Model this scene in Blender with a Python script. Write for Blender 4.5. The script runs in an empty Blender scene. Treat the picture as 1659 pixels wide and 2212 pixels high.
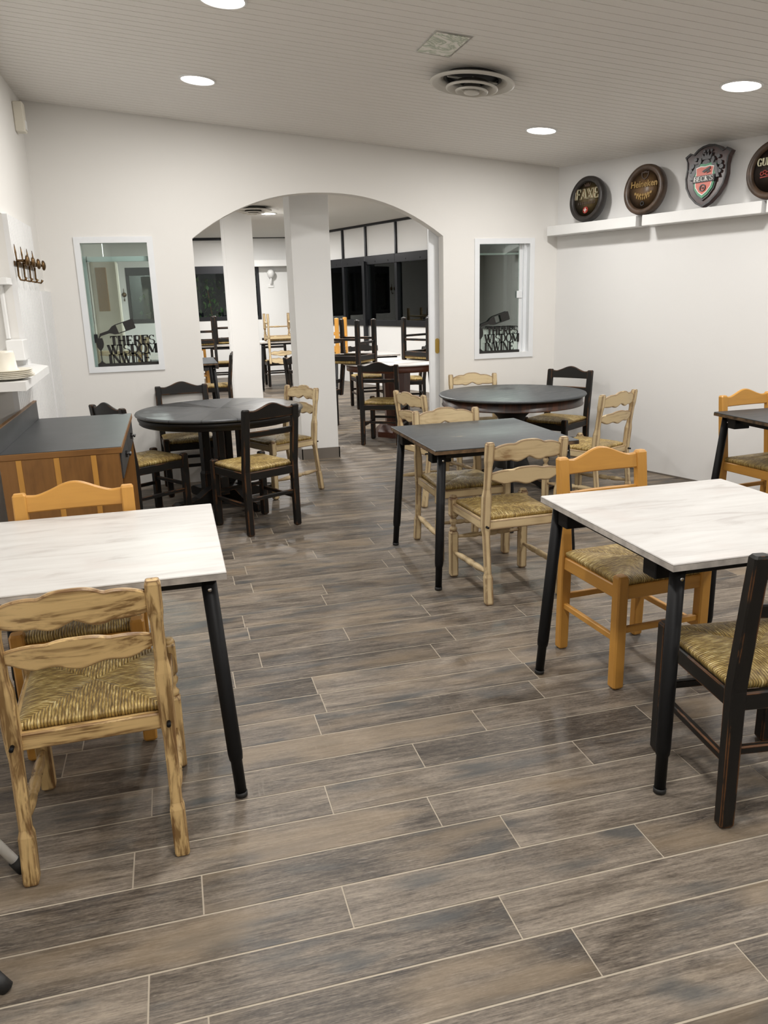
import bpy, math, random
from mathutils import Vector, Matrix, geometry
import numpy as np
random.seed(7)
PI = math.pi
D = bpy.data
COL = bpy.context.scene.collection
SC = bpy.context.scene

# ------------------------------------------------------------------ camera, world, exposure
FPX = 1706.19
H = 1.55
R0 = ((0.96574272, -0.25801639, -0.02772267), (0.09383886, 0.2476246, 0.96430095), (0.24194063, 0.93386809, -0.26335362))
cam = D.cameras.new('camera')
cam.sensor_fit = 'VERTICAL'; cam.sensor_height = 36.0; cam.lens = FPX / 2212 * 36.0
cam.clip_start = 0.02; cam.clip_end = 200
camo = D.objects.new('camera', cam); COL.objects.link(camo)
Mx = Matrix(((R0[0][0], R0[1][0], -R0[2][0], 0), (R0[0][1], R0[1][1], -R0[2][1], 0), (R0[0][2], R0[1][2], -R0[2][2], H), (0, 0, 0, 1)))
camo.matrix_world = Mx
SC.camera = camo
SC.view_settings.view_transform = 'Standard'
SC.view_settings.look = 'None'
SC.view_settings.gamma = 1
SC.view_settings.use_curve_mapping = False
SC.view_settings.exposure = 0.0
w = D.worlds.new('night'); SC.world = w; w.use_nodes = True
w.node_tree.nodes['Background'].inputs[0].default_value = (0.010, 0.013, 0.018, 1)
w.node_tree.nodes['Background'].inputs[1].default_value = 0.4
LAMP_W = 24.0        # watts of each downlight in the near room
LAMP_FAR = 72.0
LAMP_COL = (1.0, 0.972, 0.935)

# ------------------------------------------------------------------ materials
class N:
    def __init__(s, name):
        s.m = D.materials.new(name); s.m.use_nodes = True
        s.t = s.m.node_tree; s.t.nodes.clear()
        s.out = s.n('ShaderNodeOutputMaterial')
    def n(s, typ, **k):
        x = s.t.nodes.new(typ)
        for a, b in k.items(): setattr(x, a, b)
        return x
    def l(s, a, b): s.t.links.new(a, b)
    def pos(s, scale=(1, 1, 1), rnd=0.0):
        tc = s.n('ShaderNodeTexCoord'); mp = s.n('ShaderNodeMapping'); mp.inputs['Scale'].default_value = scale
        s.l(tc.outputs['Object'], mp.inputs['Vector'])
        if rnd:
            oi = s.n('ShaderNodeObjectInfo'); mu = s.n('ShaderNodeMath', operation='MULTIPLY'); mu.inputs[1].default_value = rnd
            s.l(oi.outputs['Random'], mu.inputs[0]); s.l(mu.outputs[0], mp.inputs['Location'])
        return mp.outputs[0]
    def noise(s, v, scale=5, det=3, rough=.5, dist=0):
        x = s.n('ShaderNodeTexNoise'); x.inputs['Scale'].default_value = scale; x.inputs['Detail'].default_value = det
        x.inputs['Roughness'].default_value = rough; x.inputs['Distortion'].default_value = dist
        if v is not None: s.l(v, x.inputs['Vector'])
        return x.outputs['Fac']
    def ramp(s, f, stops):
        x = s.n('ShaderNodeValToRGB'); e = x.color_ramp.elements
        while len(e) > 1: e.remove(e[-1])
        for i, (p, c) in enumerate(stops):
            c = c if len(c) == 4 else (*c, 1)
            if i == 0: e[0].position = p; e[0].color = c
            else: q = e.new(p); q.color = c
        s.l(f, x.inputs[0]); return x.outputs[0]
    def math(s, op, a, b=None, c=None, clamp=False):
        x = s.n('ShaderNodeMath', operation=op); x.use_clamp = clamp
        for i, v in enumerate((a, b, c)):
            if v is None: continue
            if isinstance(v, (int, float)): x.inputs[i].default_value = v
            else: s.l(v, x.inputs[i])
        return x.outputs[0]
    def mix(s, f, a, b, mode='MIX'):
        x = s.n('ShaderNodeMix', data_type='RGBA', blend_type=mode)
        for i, v in ((0, f), (6, a), (7, b)):
            if isinstance(v, (int, float)): x.inputs[i].default_value = v
            elif isinstance(v, tuple): x.inputs[i].default_value = (*v, 1) if len(v) == 3 else v
            else: s.l(v, x.inputs[i])
        return x.outputs[2]
    def bump(s, h, st=.3, d=.01):
        x = s.n('ShaderNodeBump'); x.inputs['Strength'].default_value = st; x.inputs['Distance'].default_value = d
        s.l(h, x.inputs['Height']); return x.outputs[0]
    def bsdf(s, col, rough=.5, metal=0, normal=None, spec=.5, emit=None, es=0):
        b = s.n('ShaderNodeBsdfPrincipled')
        if isinstance(col, tuple): b.inputs['Base Color'].default_value = (*col[:3], 1)
        else: s.l(col, b.inputs['Base Color'])
        if isinstance(rough, (int, float)): b.inputs['Roughness'].default_value = rough
        else: s.l(rough, b.inputs['Roughness'])
        b.inputs['Metallic'].default_value = metal
        b.inputs['Specular IOR Level'].default_value = spec
        if normal is not None: s.l(normal, b.inputs['Normal'])
        if emit: b.inputs['Emission Color'].default_value = (*emit, 1); b.inputs['Emission Strength'].default_value = es
        s.l(b.outputs[0], s.out.inputs[0]); return b

def plain(name, col, rough=.5, metal=0, spec=.5, var=0.06, sc=6, bump=0):
    m = N(name); f = m.noise(m.pos(), sc, 4)
    c = m.ramp(f, [(.3, tuple(x * (1 - var) for x in col)), (.7, tuple(min(1, x * (1 + var)) for x in col))])
    nm = m.bump(m.noise(m.pos(), sc * 12, 3), bump, .002) if bump else None
    m.bsdf(c, rough, metal, nm, spec); return m.m

def emis(name, col, st):
    m = N(name); e = m.n('ShaderNodeEmission'); e.inputs[0].default_value = (*col, 1); e.inputs[1].default_value = st
    m.l(e.outputs[0], m.out.inputs[0]); return m.m

def wood(name, axis, base, dark, lo=.42, hi=.62, fine=.25, rough=.5, scale=1.0, edge=None, spec=.5):
    """streaky wood along an axis; edge = colour that shows on worn or burnt edges"""
    m = N(name)
    sc = [34, 34, 34]; sc['xyz'.index(axis)] = 2.2
    v = m.pos(tuple(a * scale for a in sc), 31)
    sc2 = [9, 9, 9]; sc2['xyz'.index(axis)] = 3.2
    v2 = m.pos(tuple(a * scale for a in sc2), 17)
    n1 = m.noise(v, 1, 4, .6, .6); n2 = m.noise(v2, 1, 3, .55, .5)
    f = m.math('MULTIPLY_ADD', n1, fine, m.math('MULTIPLY', n2, 1 - fine))
    c = m.ramp(f, [(lo, base), ((lo + hi) / 2, tuple(b * .72 + d * .28 for b, d in zip(base, dark))), (hi, dark)])
    c = m.mix(m.math('MULTIPLY', n1, .35), c, tuple(x * .55 for x in base))
    if edge:
        bv = m.n('ShaderNodeBevel'); bv.samples = 4; bv.inputs[0].default_value = edge[3]
        ge = m.n('ShaderNodeNewGeometry'); dp = m.n('ShaderNodeVectorMath', operation='DOT_PRODUCT')
        m.l(bv.outputs[0], dp.inputs[0]); m.l(ge.outputs['Normal'], dp.inputs[1])
        e = m.math('SUBTRACT', 1.0, dp.outputs['Value'])
        e = m.math('MULTIPLY', e, edge[1])
        e = m.math('MULTIPLY', e, m.ramp(m.noise(v2, 2.0, 4, .65), [(edge[2], (0, 0, 0)), (edge[2] + .12, (1, 1, 1))]), clamp=True)
        c = m.mix(e, c, edge[0])
    m.bsdf(c, rough, 0, m.bump(n1, .25, .002), spec); return m.m

def woodset(name, *a, **k): return {ax: wood(name + '_' + ax, ax, *a, **k) for ax in 'xyz'}

BLACK = woodset('black_paint', (.0075, .007, .0065), (.016, .013, .010), .3, .7, .5, .48, edge=((.25, .10, .03), 12, .47, .006), spec=.3)
ORANGE = woodset('honey_wood', (.60, .30, .058), (.44, .195, .036), .42, .72, .35, .42)
PALE = woodset('sanded_wood', (.67, .53, .31), (.28, .16, .065), .50, .66, .45, .55, edge=((.11, .042, .014), 30, .36, .012))
BURNT = woodset('burnt_wood', (.68, .47, .21), (.17, .085, .022), .47, .575, .62, .42, scale=1.35, edge=((.14, .06, .02), 22, .42, .010))
SIDEWD = woodset('sideboard_wood', (.27, .125, .032), (.15, .064, .016), .40, .68, .3, .4)
MAHOG = woodset('mahogany', (.10, .028, .012), (.035, .010, .006), .4, .65, .4, .35)

def m_topblack(name, round_=False):
    m = N(name); v = m.pos((6, 30, 6), 9); v2 = m.pos((3, 3, 3), 5)
    n1 = m.noise(v, 1, 5, .6, .5)
    c = m.ramp(n1, [(.3, (.026, .031, .036)), (.6, (.040, .046, .051)), (.8, (.062, .068, .073))])
    sp = m.math('MULTIPLY', m.noise(m.pos((9, 22, 9), 3), 1, 6, .75), m.noise(v2, 1, 2))
    c = m.mix(m.ramp(sp, [(.37, (0, 0, 0)), (.43, (.5, .5, .5))]), c, (.20, .17, .12))
    m.bsdf(c, m.ramp(n1, [(.3, (.36,) * 3), (.7, (.5,) * 3)]), 0, m.bump(n1, .15, .002)); return m.m
TOPBLK = m_topblack('black_tabletop')

def m_sunburst():
    m = N('black_sunburst_tabletop')
    tc = m.n('ShaderNodeTexCoord'); sp = m.n('ShaderNodeSeparateXYZ'); m.l(tc.outputs['Object'], sp.inputs[0])
    an = m.math('ARCTAN2', sp.outputs[1], sp.outputs[0])
    seg = m.math('DIVIDE', an, 2 * PI / 16)
    idn = m.math('FLOOR', seg); fr = m.math('FRACT', seg)
    wn = m.n('ShaderNodeTexWhiteNoise', noise_dimensions='1D'); m.l(idn, wn.inputs['W'])
    seam = m.math('LESS_THAN', m.math('ABSOLUTE', m.math('SUBTRACT', fr, .5)), .485)
    n1 = m.noise(m.pos((5, 26, 5)), 1, 5, .6)
    c = m.ramp(n1, [(.3, (.030, .033, .037)), (.7, (.055, .058, .062))])
    c = m.mix(m.math('MULTIPLY', wn.outputs['Value'], .55), c, (.085, .088, .092))
    c = m.mix(seam, (.012, .012, .012), c)
    ro = m.math('MULTIPLY_ADD', wn.outputs['Value'], .26, .24)
    m.bsdf(c, ro, 0, m.bump(n1, .15, .002)); return m.m
SUNB = m_sunburst()

def m_topwhite():
    m = N('whitewashed_tabletop'); v = m.pos((2.2, 12, 8), 7)
    n1 = m.noise(v, 1.3, 5, .62, .8); n2 = m.noise(m.pos((3, 5, 3), 3), 1.5, 2)
    c = m.ramp(n1, [(.32, (.45, .425, .405)), (.44, (.545, .53, .51)), (.66, (.60, .59, .57))])
    c = m.mix(m.ramp(n2, [(.55, (0, 0, 0)), (.75, (.35,) * 3)]), c, (.50, .43, .40))
    m.bsdf(c, .42, 0, m.bump(n1, .1, .002)); return m.m
TOPWHT = m_topwhite()

def m_rush():
    m = N('woven_rush')
    tc = m.n('ShaderNodeTexCoord'); sp = m.n('ShaderNodeSeparateXYZ'); m.l(tc.outputs['Object'], sp.inputs[0])
    x, y = sp.outputs[0], sp.outputs[1]
    ax = m.math('ABSOLUTE', x); ay = m.math('ABSOLUTE', y)
    k = m.math('GREATER_THAN', ay, ax)
    def sel(a, b): return m.math('ADD', m.math('MULTIPLY', k, a), m.math('MULTIPLY', m.math('SUBTRACT', 1, k), b))
    wob = m.math('MULTIPLY', m.math('SUBTRACT', m.noise(m.pos((20, 20, 20)), 1, 2), .5), .006)
    s_ = m.math('ADD', sel(x, y), wob); t_ = sel(y, x)
    q = m.math('DIVIDE', s_, .0088)
    idn = m.math('FLOOR', q); fr = m.math('FRACT', q)
    prof = m.math('SINE', m.math('MULTIPLY', fr, PI))
    cb = m.n('ShaderNodeCombineXYZ'); m.l(m.math('MULTIPLY', idn, 3.7), cb.inputs[0])
    m.l(m.math('MULTIPLY', t_, 34), cb.inputs[1]); m.l(m.math('MULTIPLY', s_, 160), cb.inputs[2])
    oi = m.n('ShaderNodeObjectInfo'); ad = m.n('ShaderNodeVectorMath', operation='ADD'); m.l(cb.outputs[0], ad.inputs[0])
    m.l(m.math('MULTIPLY', oi.outputs['Random'], 50), ad.inputs[1])
    nz = m.noise(ad.outputs[0], 1, 2, .6)
    big = m.noise(m.pos((7, 7, 7), 11), 1, 2)
    f = m.math('ADD', m.math('MULTIPLY', nz, .75), m.math('MULTIPLY', big, .25))
    c = m.ramp(f, [(.30, (.11, .065, .014)), (.43, (.27, .17, .045)), (.53, (.44, .30, .085)), (.62, (.68, .52, .21)), (.70, (.86, .74, .42))])
    c = m.mix(m.ramp(prof, [(0, (.0,) * 3), (.45, (1, 1, 1))]), (.09, .055, .018), c)
    m.bsdf(c, .45, 0, m.bump(prof, .8, .004), .6); return m.m
RUSH = m_rush()

def m_wall(name, col, rough=.75):
    m = N(name); a = m.noise(m.pos((1, 1, 1)), 1.1, 4); b = m.noise(m.pos((1, 1, 1)), 60, 3)
    c = m.ramp(a, [(.3, tuple(x * .975 for x in col)), (.7, col)])
    m.bsdf(c, rough, 0, m.bump(b, .12, .002), .3); return m.m
WALL = m_wall('white_plaster', (.80, .785, .755))
WALLR = m_wall('white_plaster_right', (.78, .775, .765))
WALLF = m_wall('cool_white_plaster', (.80, .80, .79))
PANEL = m_wall('white_boarding', (.82, .82, .82), .45)
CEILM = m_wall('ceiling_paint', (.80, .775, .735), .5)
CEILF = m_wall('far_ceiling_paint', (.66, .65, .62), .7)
WHITE = plain('white_lacquer', (.80, .80, .79), .4, var=.02)
WINFR = plain('white_window_frame', (.78, .80, .82), .35, var=.02)
CREAM = plain('cream_plastic', (.74, .70, .60), .45, var=.04)
BLKMET = plain('black_metal', (.005, .005, .0055), .5, 0, .2)
ALU = plain('anthracite_aluminium', (.022, .023, .027), .32, .5)
CHROME = plain('steel', (.55, .55, .55), .25, 1)
BRASS = plain('brass', (.62, .43, .12), .28, 1)
BRONZE = plain('antique_bronze', (.13, .075, .03), .35, .8, var=.3, sc=40)
BLKCUT = plain('black_cut_metal', (.012, .011, .010), .5)
RUBBER = plain('black_rubber', (.015, .015, .015), .6)
WHTMET = plain('white_tube', (.88, .88, .85), .3, var=.04)
DARKLAM = plain('black_laminate', (.036, .037, .040), .42, var=.15, sc=9, bump=.1)
BASEB = plain('taupe_tile', (.16, .14, .12), .4, var=.1)
GRILLE = plain('brown_grille', (.36, .20, .05), .5)
CAST = plain('cast_dark_wood', (.045, .026, .016), .42, var=.45, sc=22, bump=.3)
CASTRIM = plain('dark_rim_wood', (.060, .036, .022), .42, var=.45, sc=18, bump=.3)
CASTRIM2 = plain('near_black_rim_wood', (.024, .020, .018), .45, var=.4, sc=18, bump=.3)
CASTBRN = plain('brown_field_wood', (.125, .072, .032), .42, var=.3, sc=14, bump=.3)
CASTBLK = plain('cast_black', (.016, .014, .014), .4, var=.4, sc=30, bump=.3)
CASTGRY = plain('cast_grey', (.075, .075, .08), .4, var=.4, sc=40)
REDP = plain('red_paint', (.62, .10, .05), .4)
GREENP = plain('green_paint', (.04, .28, .13), .4)
GOLDP = plain('gold_paint', (.27, .17, .055), .38, .2)
CREAMP = plain('cream_letter_paint', (.62, .60, .42), .4)
WHITEP = plain('white_letter_paint', (.8, .79, .75), .4)
DKRED = plain('dark_red_paint', (.30, .03, .02), .45)
LAMPM = emis('lamp_diffuser_glow', (1.0, .97, .92), 14)
LEAF = plain('leaf_green', (.05, .13, .025), .5, var=.4, sc=30)
TEAL = plain('teal_cloth', (.01, .12, .09), .7)
VENTM = plain('vent_paint', (.62, .60, .55), .45, var=.05)
DUCT = plain('duct_dark', (.02, .018, .015), .8)

def m_glass(name, tint, refl=.08, rough=.0):
    m = N(name); tr = m.n('ShaderNodeBsdfTransparent'); tr.inputs[0].default_value = (*tint, 1)
    gl = m.n('ShaderNodeBsdfGlossy'); gl.inputs['Roughness'].default_value = rough; gl.inputs[0].default_value = (.9, .95, .93, 1)
    fr = m.n('ShaderNodeFresnel'); fr.inputs[0].default_value = 1.5
    f = m.math('ADD', fr.outputs[0], refl, clamp=True)
    mx = m.n('ShaderNodeMixShader'); m.l(f, mx.inputs[0]); m.l(tr.outputs[0], mx.inputs[1]); m.l(gl.outputs[0], mx.inputs[2])
    m.l(mx.outputs[0], m.out.inputs[0]); return m.m
GLASS = m_glass('clear_glass', (.86, .93, .91), .02)
GLASSR = m_glass('tinted_glass', (.66, .72, .69), .16)
GLASSN = m_glass('night_glass', (.85, .90, .88), .0)

def m_floor():
    m = N('wood_look_tile')
    at = m.n('ShaderNodeAttribute', attribute_name='rnd')
    tc = m.n('ShaderNodeTexCoord')
    ad = m.n('ShaderNodeVectorMath', operation='ADD'); m.l(tc.outputs['Object'], ad.inputs[0])
    sc = m.n('ShaderNodeVectorMath', operation='SCALE'); m.l(at.outputs['Color'], sc.inputs[0]); sc.inputs['Scale'].default_value = 37
    m.l(sc.outputs[0], ad.inputs[1])
    def mp(s):
        x = m.n('ShaderNodeMapping'); x.inputs['Scale'].default_value = s; m.l(ad.outputs[0], x.inputs[0]); return x.outputs[0]
    g1 = m.noise(mp((4.0, 75, 1)), 1, 6, .72, .6)
    g2 = m.noise(mp((2.4, 11, 1)), 1, 5, .62, 1.0)
    g3 = m.noise(mp((22, 150, 1)), 1, 3, .6, .3)
    saw = m.noise(mp((70, 9, 1)), 1, 2, .5)
    sp = m.n('ShaderNodeSeparateColor'); m.l(at.outputs['Color'], sp.inputs[0])
    f = m.math('MULTIPLY_ADD', g1, .48, m.math('MULTIPLY', g2, .52))
    f = m.math('ADD', f, m.math('MULTIPLY', m.math('SUBTRACT', m.noise(mp((90, 170, 1)), 1, 2, .6), .5), .14))
    f = m.math('ADD', f, m.math('MULTIPLY', m.math('SUBTRACT', sp.outputs[0], .5), .13))
    f = m.math('ADD', f, m.math('MULTIPLY', m.math('SUBTRACT', m.noise(mp((26, 330, 1)), 1, 3, .75, .1), .5), .42))
    c = m.ramp(f, [(.28, (.026, .022, .019)), (.40, (.070, .057, .046)), (.49, (.130, .107, .085)), (.58, (.205, .171, .136)), (.70, (.31, .262, .207))])
    c = m.mix(m.ramp(g3, [(.60, (0, 0, 0)), (.74, (.55,) * 3)]), c, (.30, .265, .225))
    c = m.mix(m.math('MULTIPLY', m.ramp(saw, [(.55, (0, 0, 0)), (.66, (1, 1, 1))]), m.ramp(m.noise(mp((3, 7, 1)), 1, 2), [(.60, (0, 0, 0)), (.72, (.4,) * 3)])), c, (.25, .22, .18))
    cool = m.ramp(m.noise(mp((2.5, 8, 1)), 1.2, 2), [(.56, (0, 0, 0)), (.70, (.7,) * 3)])
    c = m.mix(cool, c, (.058, .064, .068))
    warm = m.ramp(m.math('ADD', m.noise(mp((1.8, 6, 3)), 1.1, 2), m.math('MULTIPLY', sp.outputs[1], .12)), [(.60, (0, 0, 0)), (.74, (.5,) * 3)])
    c = m.mix(warm, c, (.27, .205, .135))
    ro = m.ramp(g2, [(.3, (.40,) * 3), (.7, (.54,) * 3)])
    m.bsdf(c, ro, 0, m.bump(m.math('ADD', g1, g3), .25, .002), .42); return m.m
FLOORM = m_floor()
GROUT = plain('beige_grout', (.44, .38, .30), .7)

# ------------------------------------------------------------------ mesh builder
def rotz(a): return Matrix.Rotation(a, 4, 'Z')
class MB:
    def __init__(s): s.v = []; s.f = []; s.mi = []; s.sm = []
    def add(s, vs, fs, mat=None, mi=0, smooth=False):
        b = len(s.v)
        s.v += [tuple(mat @ Vector(v)) if mat else tuple(v) for v in vs]
        s.f += [tuple(b + i for i in f) for f in fs]; s.mi += [mi] * len(fs); s.sm += [smooth] * len(fs)
        return s
    def loft(s, rings, closed=True, caps=True, mi=0, smooth=False, mat=None):
        n = len(rings[0]); vs = [p for r in rings for p in r]; fs = []
        for i in range(len(rings) - 1):
            for j in range(n if closed else n - 1):
                k = (j + 1) % n; fs.append((i * n + j, i * n + k, (i + 1) * n + k, (i + 1) * n + j))
        if caps: fs.append(tuple(range(n))[::-1]); fs.append(tuple((len(rings) - 1) * n + j for j in range(n)))
        return s.add(vs, fs, mat, mi, smooth)
    def box(s, x0, x1, y0, y1, z0, z1, ch=0.0, mat=None, mi=0):
        if ch <= 0:
            return s.add([(x0, y0, z0), (x1, y0, z0), (x1, y1, z0), (x0, y1, z0), (x0, y0, z1), (x1, y0, z1), (x1, y1, z1), (x0, y1, z1)],
                         [(3, 2, 1, 0), (4, 5, 6, 7), (0, 1, 5, 4), (1, 2, 6, 5), (2, 3, 7, 6), (3, 0, 4, 7)], mat, mi)
        c = min(ch, (x1 - x0) * .45, (y1 - y0) * .45, (z1 - z0) * .45)
        def ring(z, i):
            a, b, p, q = x0 + i, x1 - i, y0 + i, y1 - i
            return [(a + c, p, z), (b - c, p, z), (b, p + c, z), (b, q - c, z), (b - c, q, z), (a + c, q, z), (a, q - c, z), (a, p + c, z)]
        return s.loft([ring(z0, c * .7), ring(z0 + c, 0), ring(z1 - c, 0), ring(z1, c * .7)], mat=mat, mi=mi)
    def bar(s, p, q, w, d, ch=.004, mi=0, up=(0, 0, 1)):
        p = Vector(p); q = Vector(q); z = (q - p); L = z.length; z.normalize()
        x = Vector(up).cross(z)
        if x.length < 1e-4: x = Vector((1, 0, 0))
        x.normalize(); y = z.cross(x)
        m = Matrix((x, y, z)).transposed().to_4x4(); m.translation = p
        return s.box(-w / 2, w / 2, -d / 2, d / 2, 0, L, ch, m, mi)
    def tube(s, pts, r, n=12, mi=0, caps=True):
        pts = [Vector(p) for p in pts]; rs = r if isinstance(r, (list, tuple)) else [r] * len(pts); rings = []
        for i, p in enumerate(pts):
            t = (pts[min(i + 1, len(pts) - 1)] - pts[max(i - 1, 0)]).normalized()
            x = t.cross(Vector((0, 0, 1)))
            if x.length < 1e-3: x = Vector((1, 0, 0))
            x.normalize(); y = t.cross(x)
            rings.append([tuple(p + (x * math.cos(2 * PI * j / n) + y * math.sin(2 * PI * j / n)) * rs[i]) for j in range(n)])
        return s.loft(rings, caps=caps, smooth=True, mi=mi)
    def lathe(s, prof, n=32, mat=None, mi=0, smooth=True, caps=True):
        rings = [[(r * math.cos(2 * PI * j / n), r * math.sin(2 * PI * j / n), z) for j in range(n)] for r, z in prof]
        return s.loft(rings, caps=caps, smooth=smooth, mat=mat, mi=mi)
    def prism(s, loops, t0, t1, mat=None, mi=0):
        """polygon (outer loop + holes) in XZ extruded along Y from t0 to t1"""
        L3 = [[Vector((a, b, 0)) for a, b in lp] for lp in loops]
        tri = geometry.tessellate_polygon(L3)
        flat = [p for lp in loops for p in lp]; n = len(flat)
        vs = [(a, t0, b) for a, b in flat] + [(a, t1, b) for a, b in flat]; fs = []
        for t in tri:
            a, b, c = [flat[i] for i in t]
            cr = (b[0] - a[0]) * (c[1] - a[1]) - (b[1] - a[1]) * (c[0] - a[0])
            t = t if cr > 0 else t[::-1]
            fs.append(tuple(t)); fs.append(tuple(i + n for i in t[::-1]))
        o = 0
        for lp in loops:
            k = len(lp)
            for i in range(k):
                j = (i + 1) % k; fs.append((o + i, o + i + n, o + j + n, o + j))
            o += k
        return s.add(vs, fs, mat, mi)
    def build(s, name, mats, parent=None, M=None):
        me = D.meshes.new(name); me.from_pydata(s.v, [], s.f)
        if not isinstance(mats, (list, tuple)): mats = [mats]
        for m in mats: me.materials.append(m)
        me.polygons.foreach_set('material_index', s.mi); me.polygons.foreach_set('use_smooth', s.sm)
        import bmesh
        bm = bmesh.new(); bm.from_mesh(me); bmesh.ops.recalc_face_normals(bm, faces=bm.faces[:]); bm.to_mesh(me); bm.free()
        me.update()
        o = D.objects.new(name, me); COL.objects.link(o)
        if parent: o.parent = parent
        if M is not None: o.matrix_world = M
        return o

def tag(o, label=None, cat=None, group=None, kind=None):
    for k, v in (('label', label), ('category', cat), ('group', group), ('kind', kind)):
        if v: o[k] = v
    return o
def thing(name, loc, rz=0, label=None, cat=None, group=None, rot=None):
    o = D.objects.new(name, None); COL.objects.link(o); o.empty_display_size = .1
    o.location = loc; o.rotation_euler = rot if rot else (0, 0, rz)
    return tag(o, label, cat, group)
def struct(name, mb, m, M=None): return tag(mb.build(name, m, M=M), kind='structure')
def copy_tree(o, parent=None):
    c = o.copy(); COL.objects.link(c)
    if parent: c.parent = parent
    for ch in list(o.children): copy_tree(ch, c)
    return c

# ------------------------------------------------------------------ room geometry
YB = 7.08; XL = -0.93; ZC = lambda x: 2.974 - .0949 * x
AL = math.radians(-18.437)
U = Vector((math.sin(AL), math.cos(AL), 0)); NRM = Vector((U.y, -U.x, 0))      # right wall direction (away) and outward normal
PC = Vector((3.575, 7.08, 0))
MR = Matrix.Identity(4)
for i in range(3): MR[i][0] = U[i]; MR[i][1] = NRM[i]
MR.translation = PC                                                            # local x = along wall, local y = outward, local z = up
FARY = 17.0; FZ = 2.77; NEARY = -2.6
PF = PC * 1.385
MF = MR.copy(); MF.translation = PF

# floor : planks as geometry
def build_floor():
    tw, tl, gr = .1557, .898, .0042
    y0 = 1.793; k = 1.0333
    known = {0: -.052 * k, 1: .638 * k, 2: .344 * k, 3: .682 * k, 4: .961 * k, 5: .391 * k, -1: .304 * k, -2: .686 * k, -3: .813 * k, -4: 1.158 * k,
             7: 1.303 * k, 12: .219 * k}
    vs = []; fs = []; cols = []
    xr = lambda y: 7.2 if y < YB else 7.2
    r0 = int((NEARY - .1 - y0) / tw) - 1; r1 = int((FARY + .2 - y0) / tw) + 1
    for r in range(r0, r1):
        ya = y0 + r * tw; yb = ya + tw - gr
        off = known.get(r, random.uniform(0, tl))
        xa = -3.2 if ya > YB - .3 else -1.1
        x = off - tl * math.ceil((off - xa) / tl)
        while x < 7.3:
            b = len(vs); vs += [(x + gr / 2, ya + gr / 2, 0), (x + tl - gr / 2, ya + gr / 2, 0), (x + tl - gr / 2, yb, 0), (x + gr / 2, yb, 0)]
            fs.append((b, b + 1, b + 2, b + 3)); cols.append((random.random(), random.random(), random.random(), 1)); x += tl
    nt = len(fs)
    b = len(vs); vs += [(-3.3, NEARY - .2, -.0012), (7.4, NEARY - .2, -.0012), (7.4, FARY + .3, -.0012), (-3.3, FARY + .3, -.0012)]
    fs.append((b, b + 1, b + 2, b + 3)); cols.append((0, 0, 0, 1))
    # slab below
    b = len(vs); vs += [(-3.3, NEARY - .2, -.1), (7.4, NEARY - .2, -.1), (7.4, FARY + .3, -.1), (-3.3, FARY + .3, -.1)]
    fs.append((b + 3, b + 2, b + 1, b)); cols.append((0, 0, 0, 1))
    me = D.meshes.new('floor'); me.from_pydata(vs, [], fs); me.materials.append(FLOORM); me.materials.append(GROUT)
    me.polygons.foreach_set('material_index', [0] * nt + [1] * (len(fs) - nt))
    a = me.attributes.new('rnd', 'FLOAT_COLOR', 'CORNER')
    a.data.foreach_set('color', [c for q in cols for _ in range(4) for c in q])
    o = D.objects.new('floor', me); COL.objects.link(o); tag(o, kind='structure')
build_floor()

# back wall with arch and two window openings
def back_wall():
    ax0, ax1, zs, za = .261, 2.455, 2.056, 2.415
    arch = [(ax0, 0), (ax0, zs)]
    for i in range(1, 24):
        t = i / 24; x = ax0 + (ax1 - ax0) * t
        arch.append((x, zs + (za - zs) * (1 - abs(2 * t - 1) ** 2.25)))
    arch += [(ax1, zs), (ax1, 0)]
    outer = [(-3.2, 0)] + arch + [(3.575, 0), (3.575, ZC(3.575) + .03), (XL, ZC(XL) + .03), (-3.2, ZC(XL) + .03)]
    holes = [[(-.625, 1.03), (-.10, 1.03), (-.10, 2.04), (-.625, 2.04)], [(2.79, 1.0), (3.31, 1.0), (3.31, 1.998), (2.79, 1.998)]]
    struct('wall_back', MB().prism([outer] + holes, YB, YB + .13), WALL)
back_wall()
struct('wall_left', MB().prism([[(NEARY - .1, 0), (2.2, 0), (2.2, 2.11), (5.63, 2.11), (5.63, 1.14), (5.12, 1.14), (5.12, 0), (YB, 0), (YB, 3.32), (NEARY - .1, 3.32)]], 0, .30, Matrix(((0, 1, 0, XL - .30), (1, 0, 0, 0), (0, 0, 1, 0), (0, 0, 0, 1)))).box(XL - .30, XL - .22, 2.2, 5.63, 0, 2.11), WALL)
struct('wall_near', MB().box(XL - .1, 7.2, NEARY - .12, NEARY, 0, 3.1), WALL)
struct('wall_right', MB().box(-10.6, 0, 0, .12, 0, 2.80), WALLR, MR)
# slatted ceiling following the pitch of the roof
def ceiling():
    mb = MB(); pitch = .077; y = NEARY - .1; prof = []
    while y < YB + .02:
        prof += [(y, 0), (y + pitch - .006, 0), (y + pitch - .005, .006), (y + pitch - .001, .006)]; y += pitch
    prof = [(min(a, YB + .02), b) for a, b in prof]
    x0, x1 = XL - .1, 7.3
    vs = [(x0, a, ZC(x0) + b) for a, b in prof] + [(x1, a, ZC(x1) + b) for a, b in prof]; n = len(prof)
    fs = [(i, i + 1, n + i + 1, n + i) for i in range(n - 1)]
    mb.add(vs, fs)
    me = D.meshes.new('ceiling'); me.from_pydata(mb.v, [], mb.f); me.materials.append(CEILM)
    o = D.objects.new('ceiling', me); COL.objects.link(o); tag(o, kind='structure')
    so = MB(); so.add([(x0, NEARY - .1, ZC(x0) + .05), (x1, NEARY - .1, ZC(x1) + .05), (x1, YB, ZC(x1) + .05), (x0, YB, ZC(x0) + .05)], [(0, 1, 2, 3)])
    r = so.build('roof_deck', CEILM, o)
ceiling()
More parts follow.
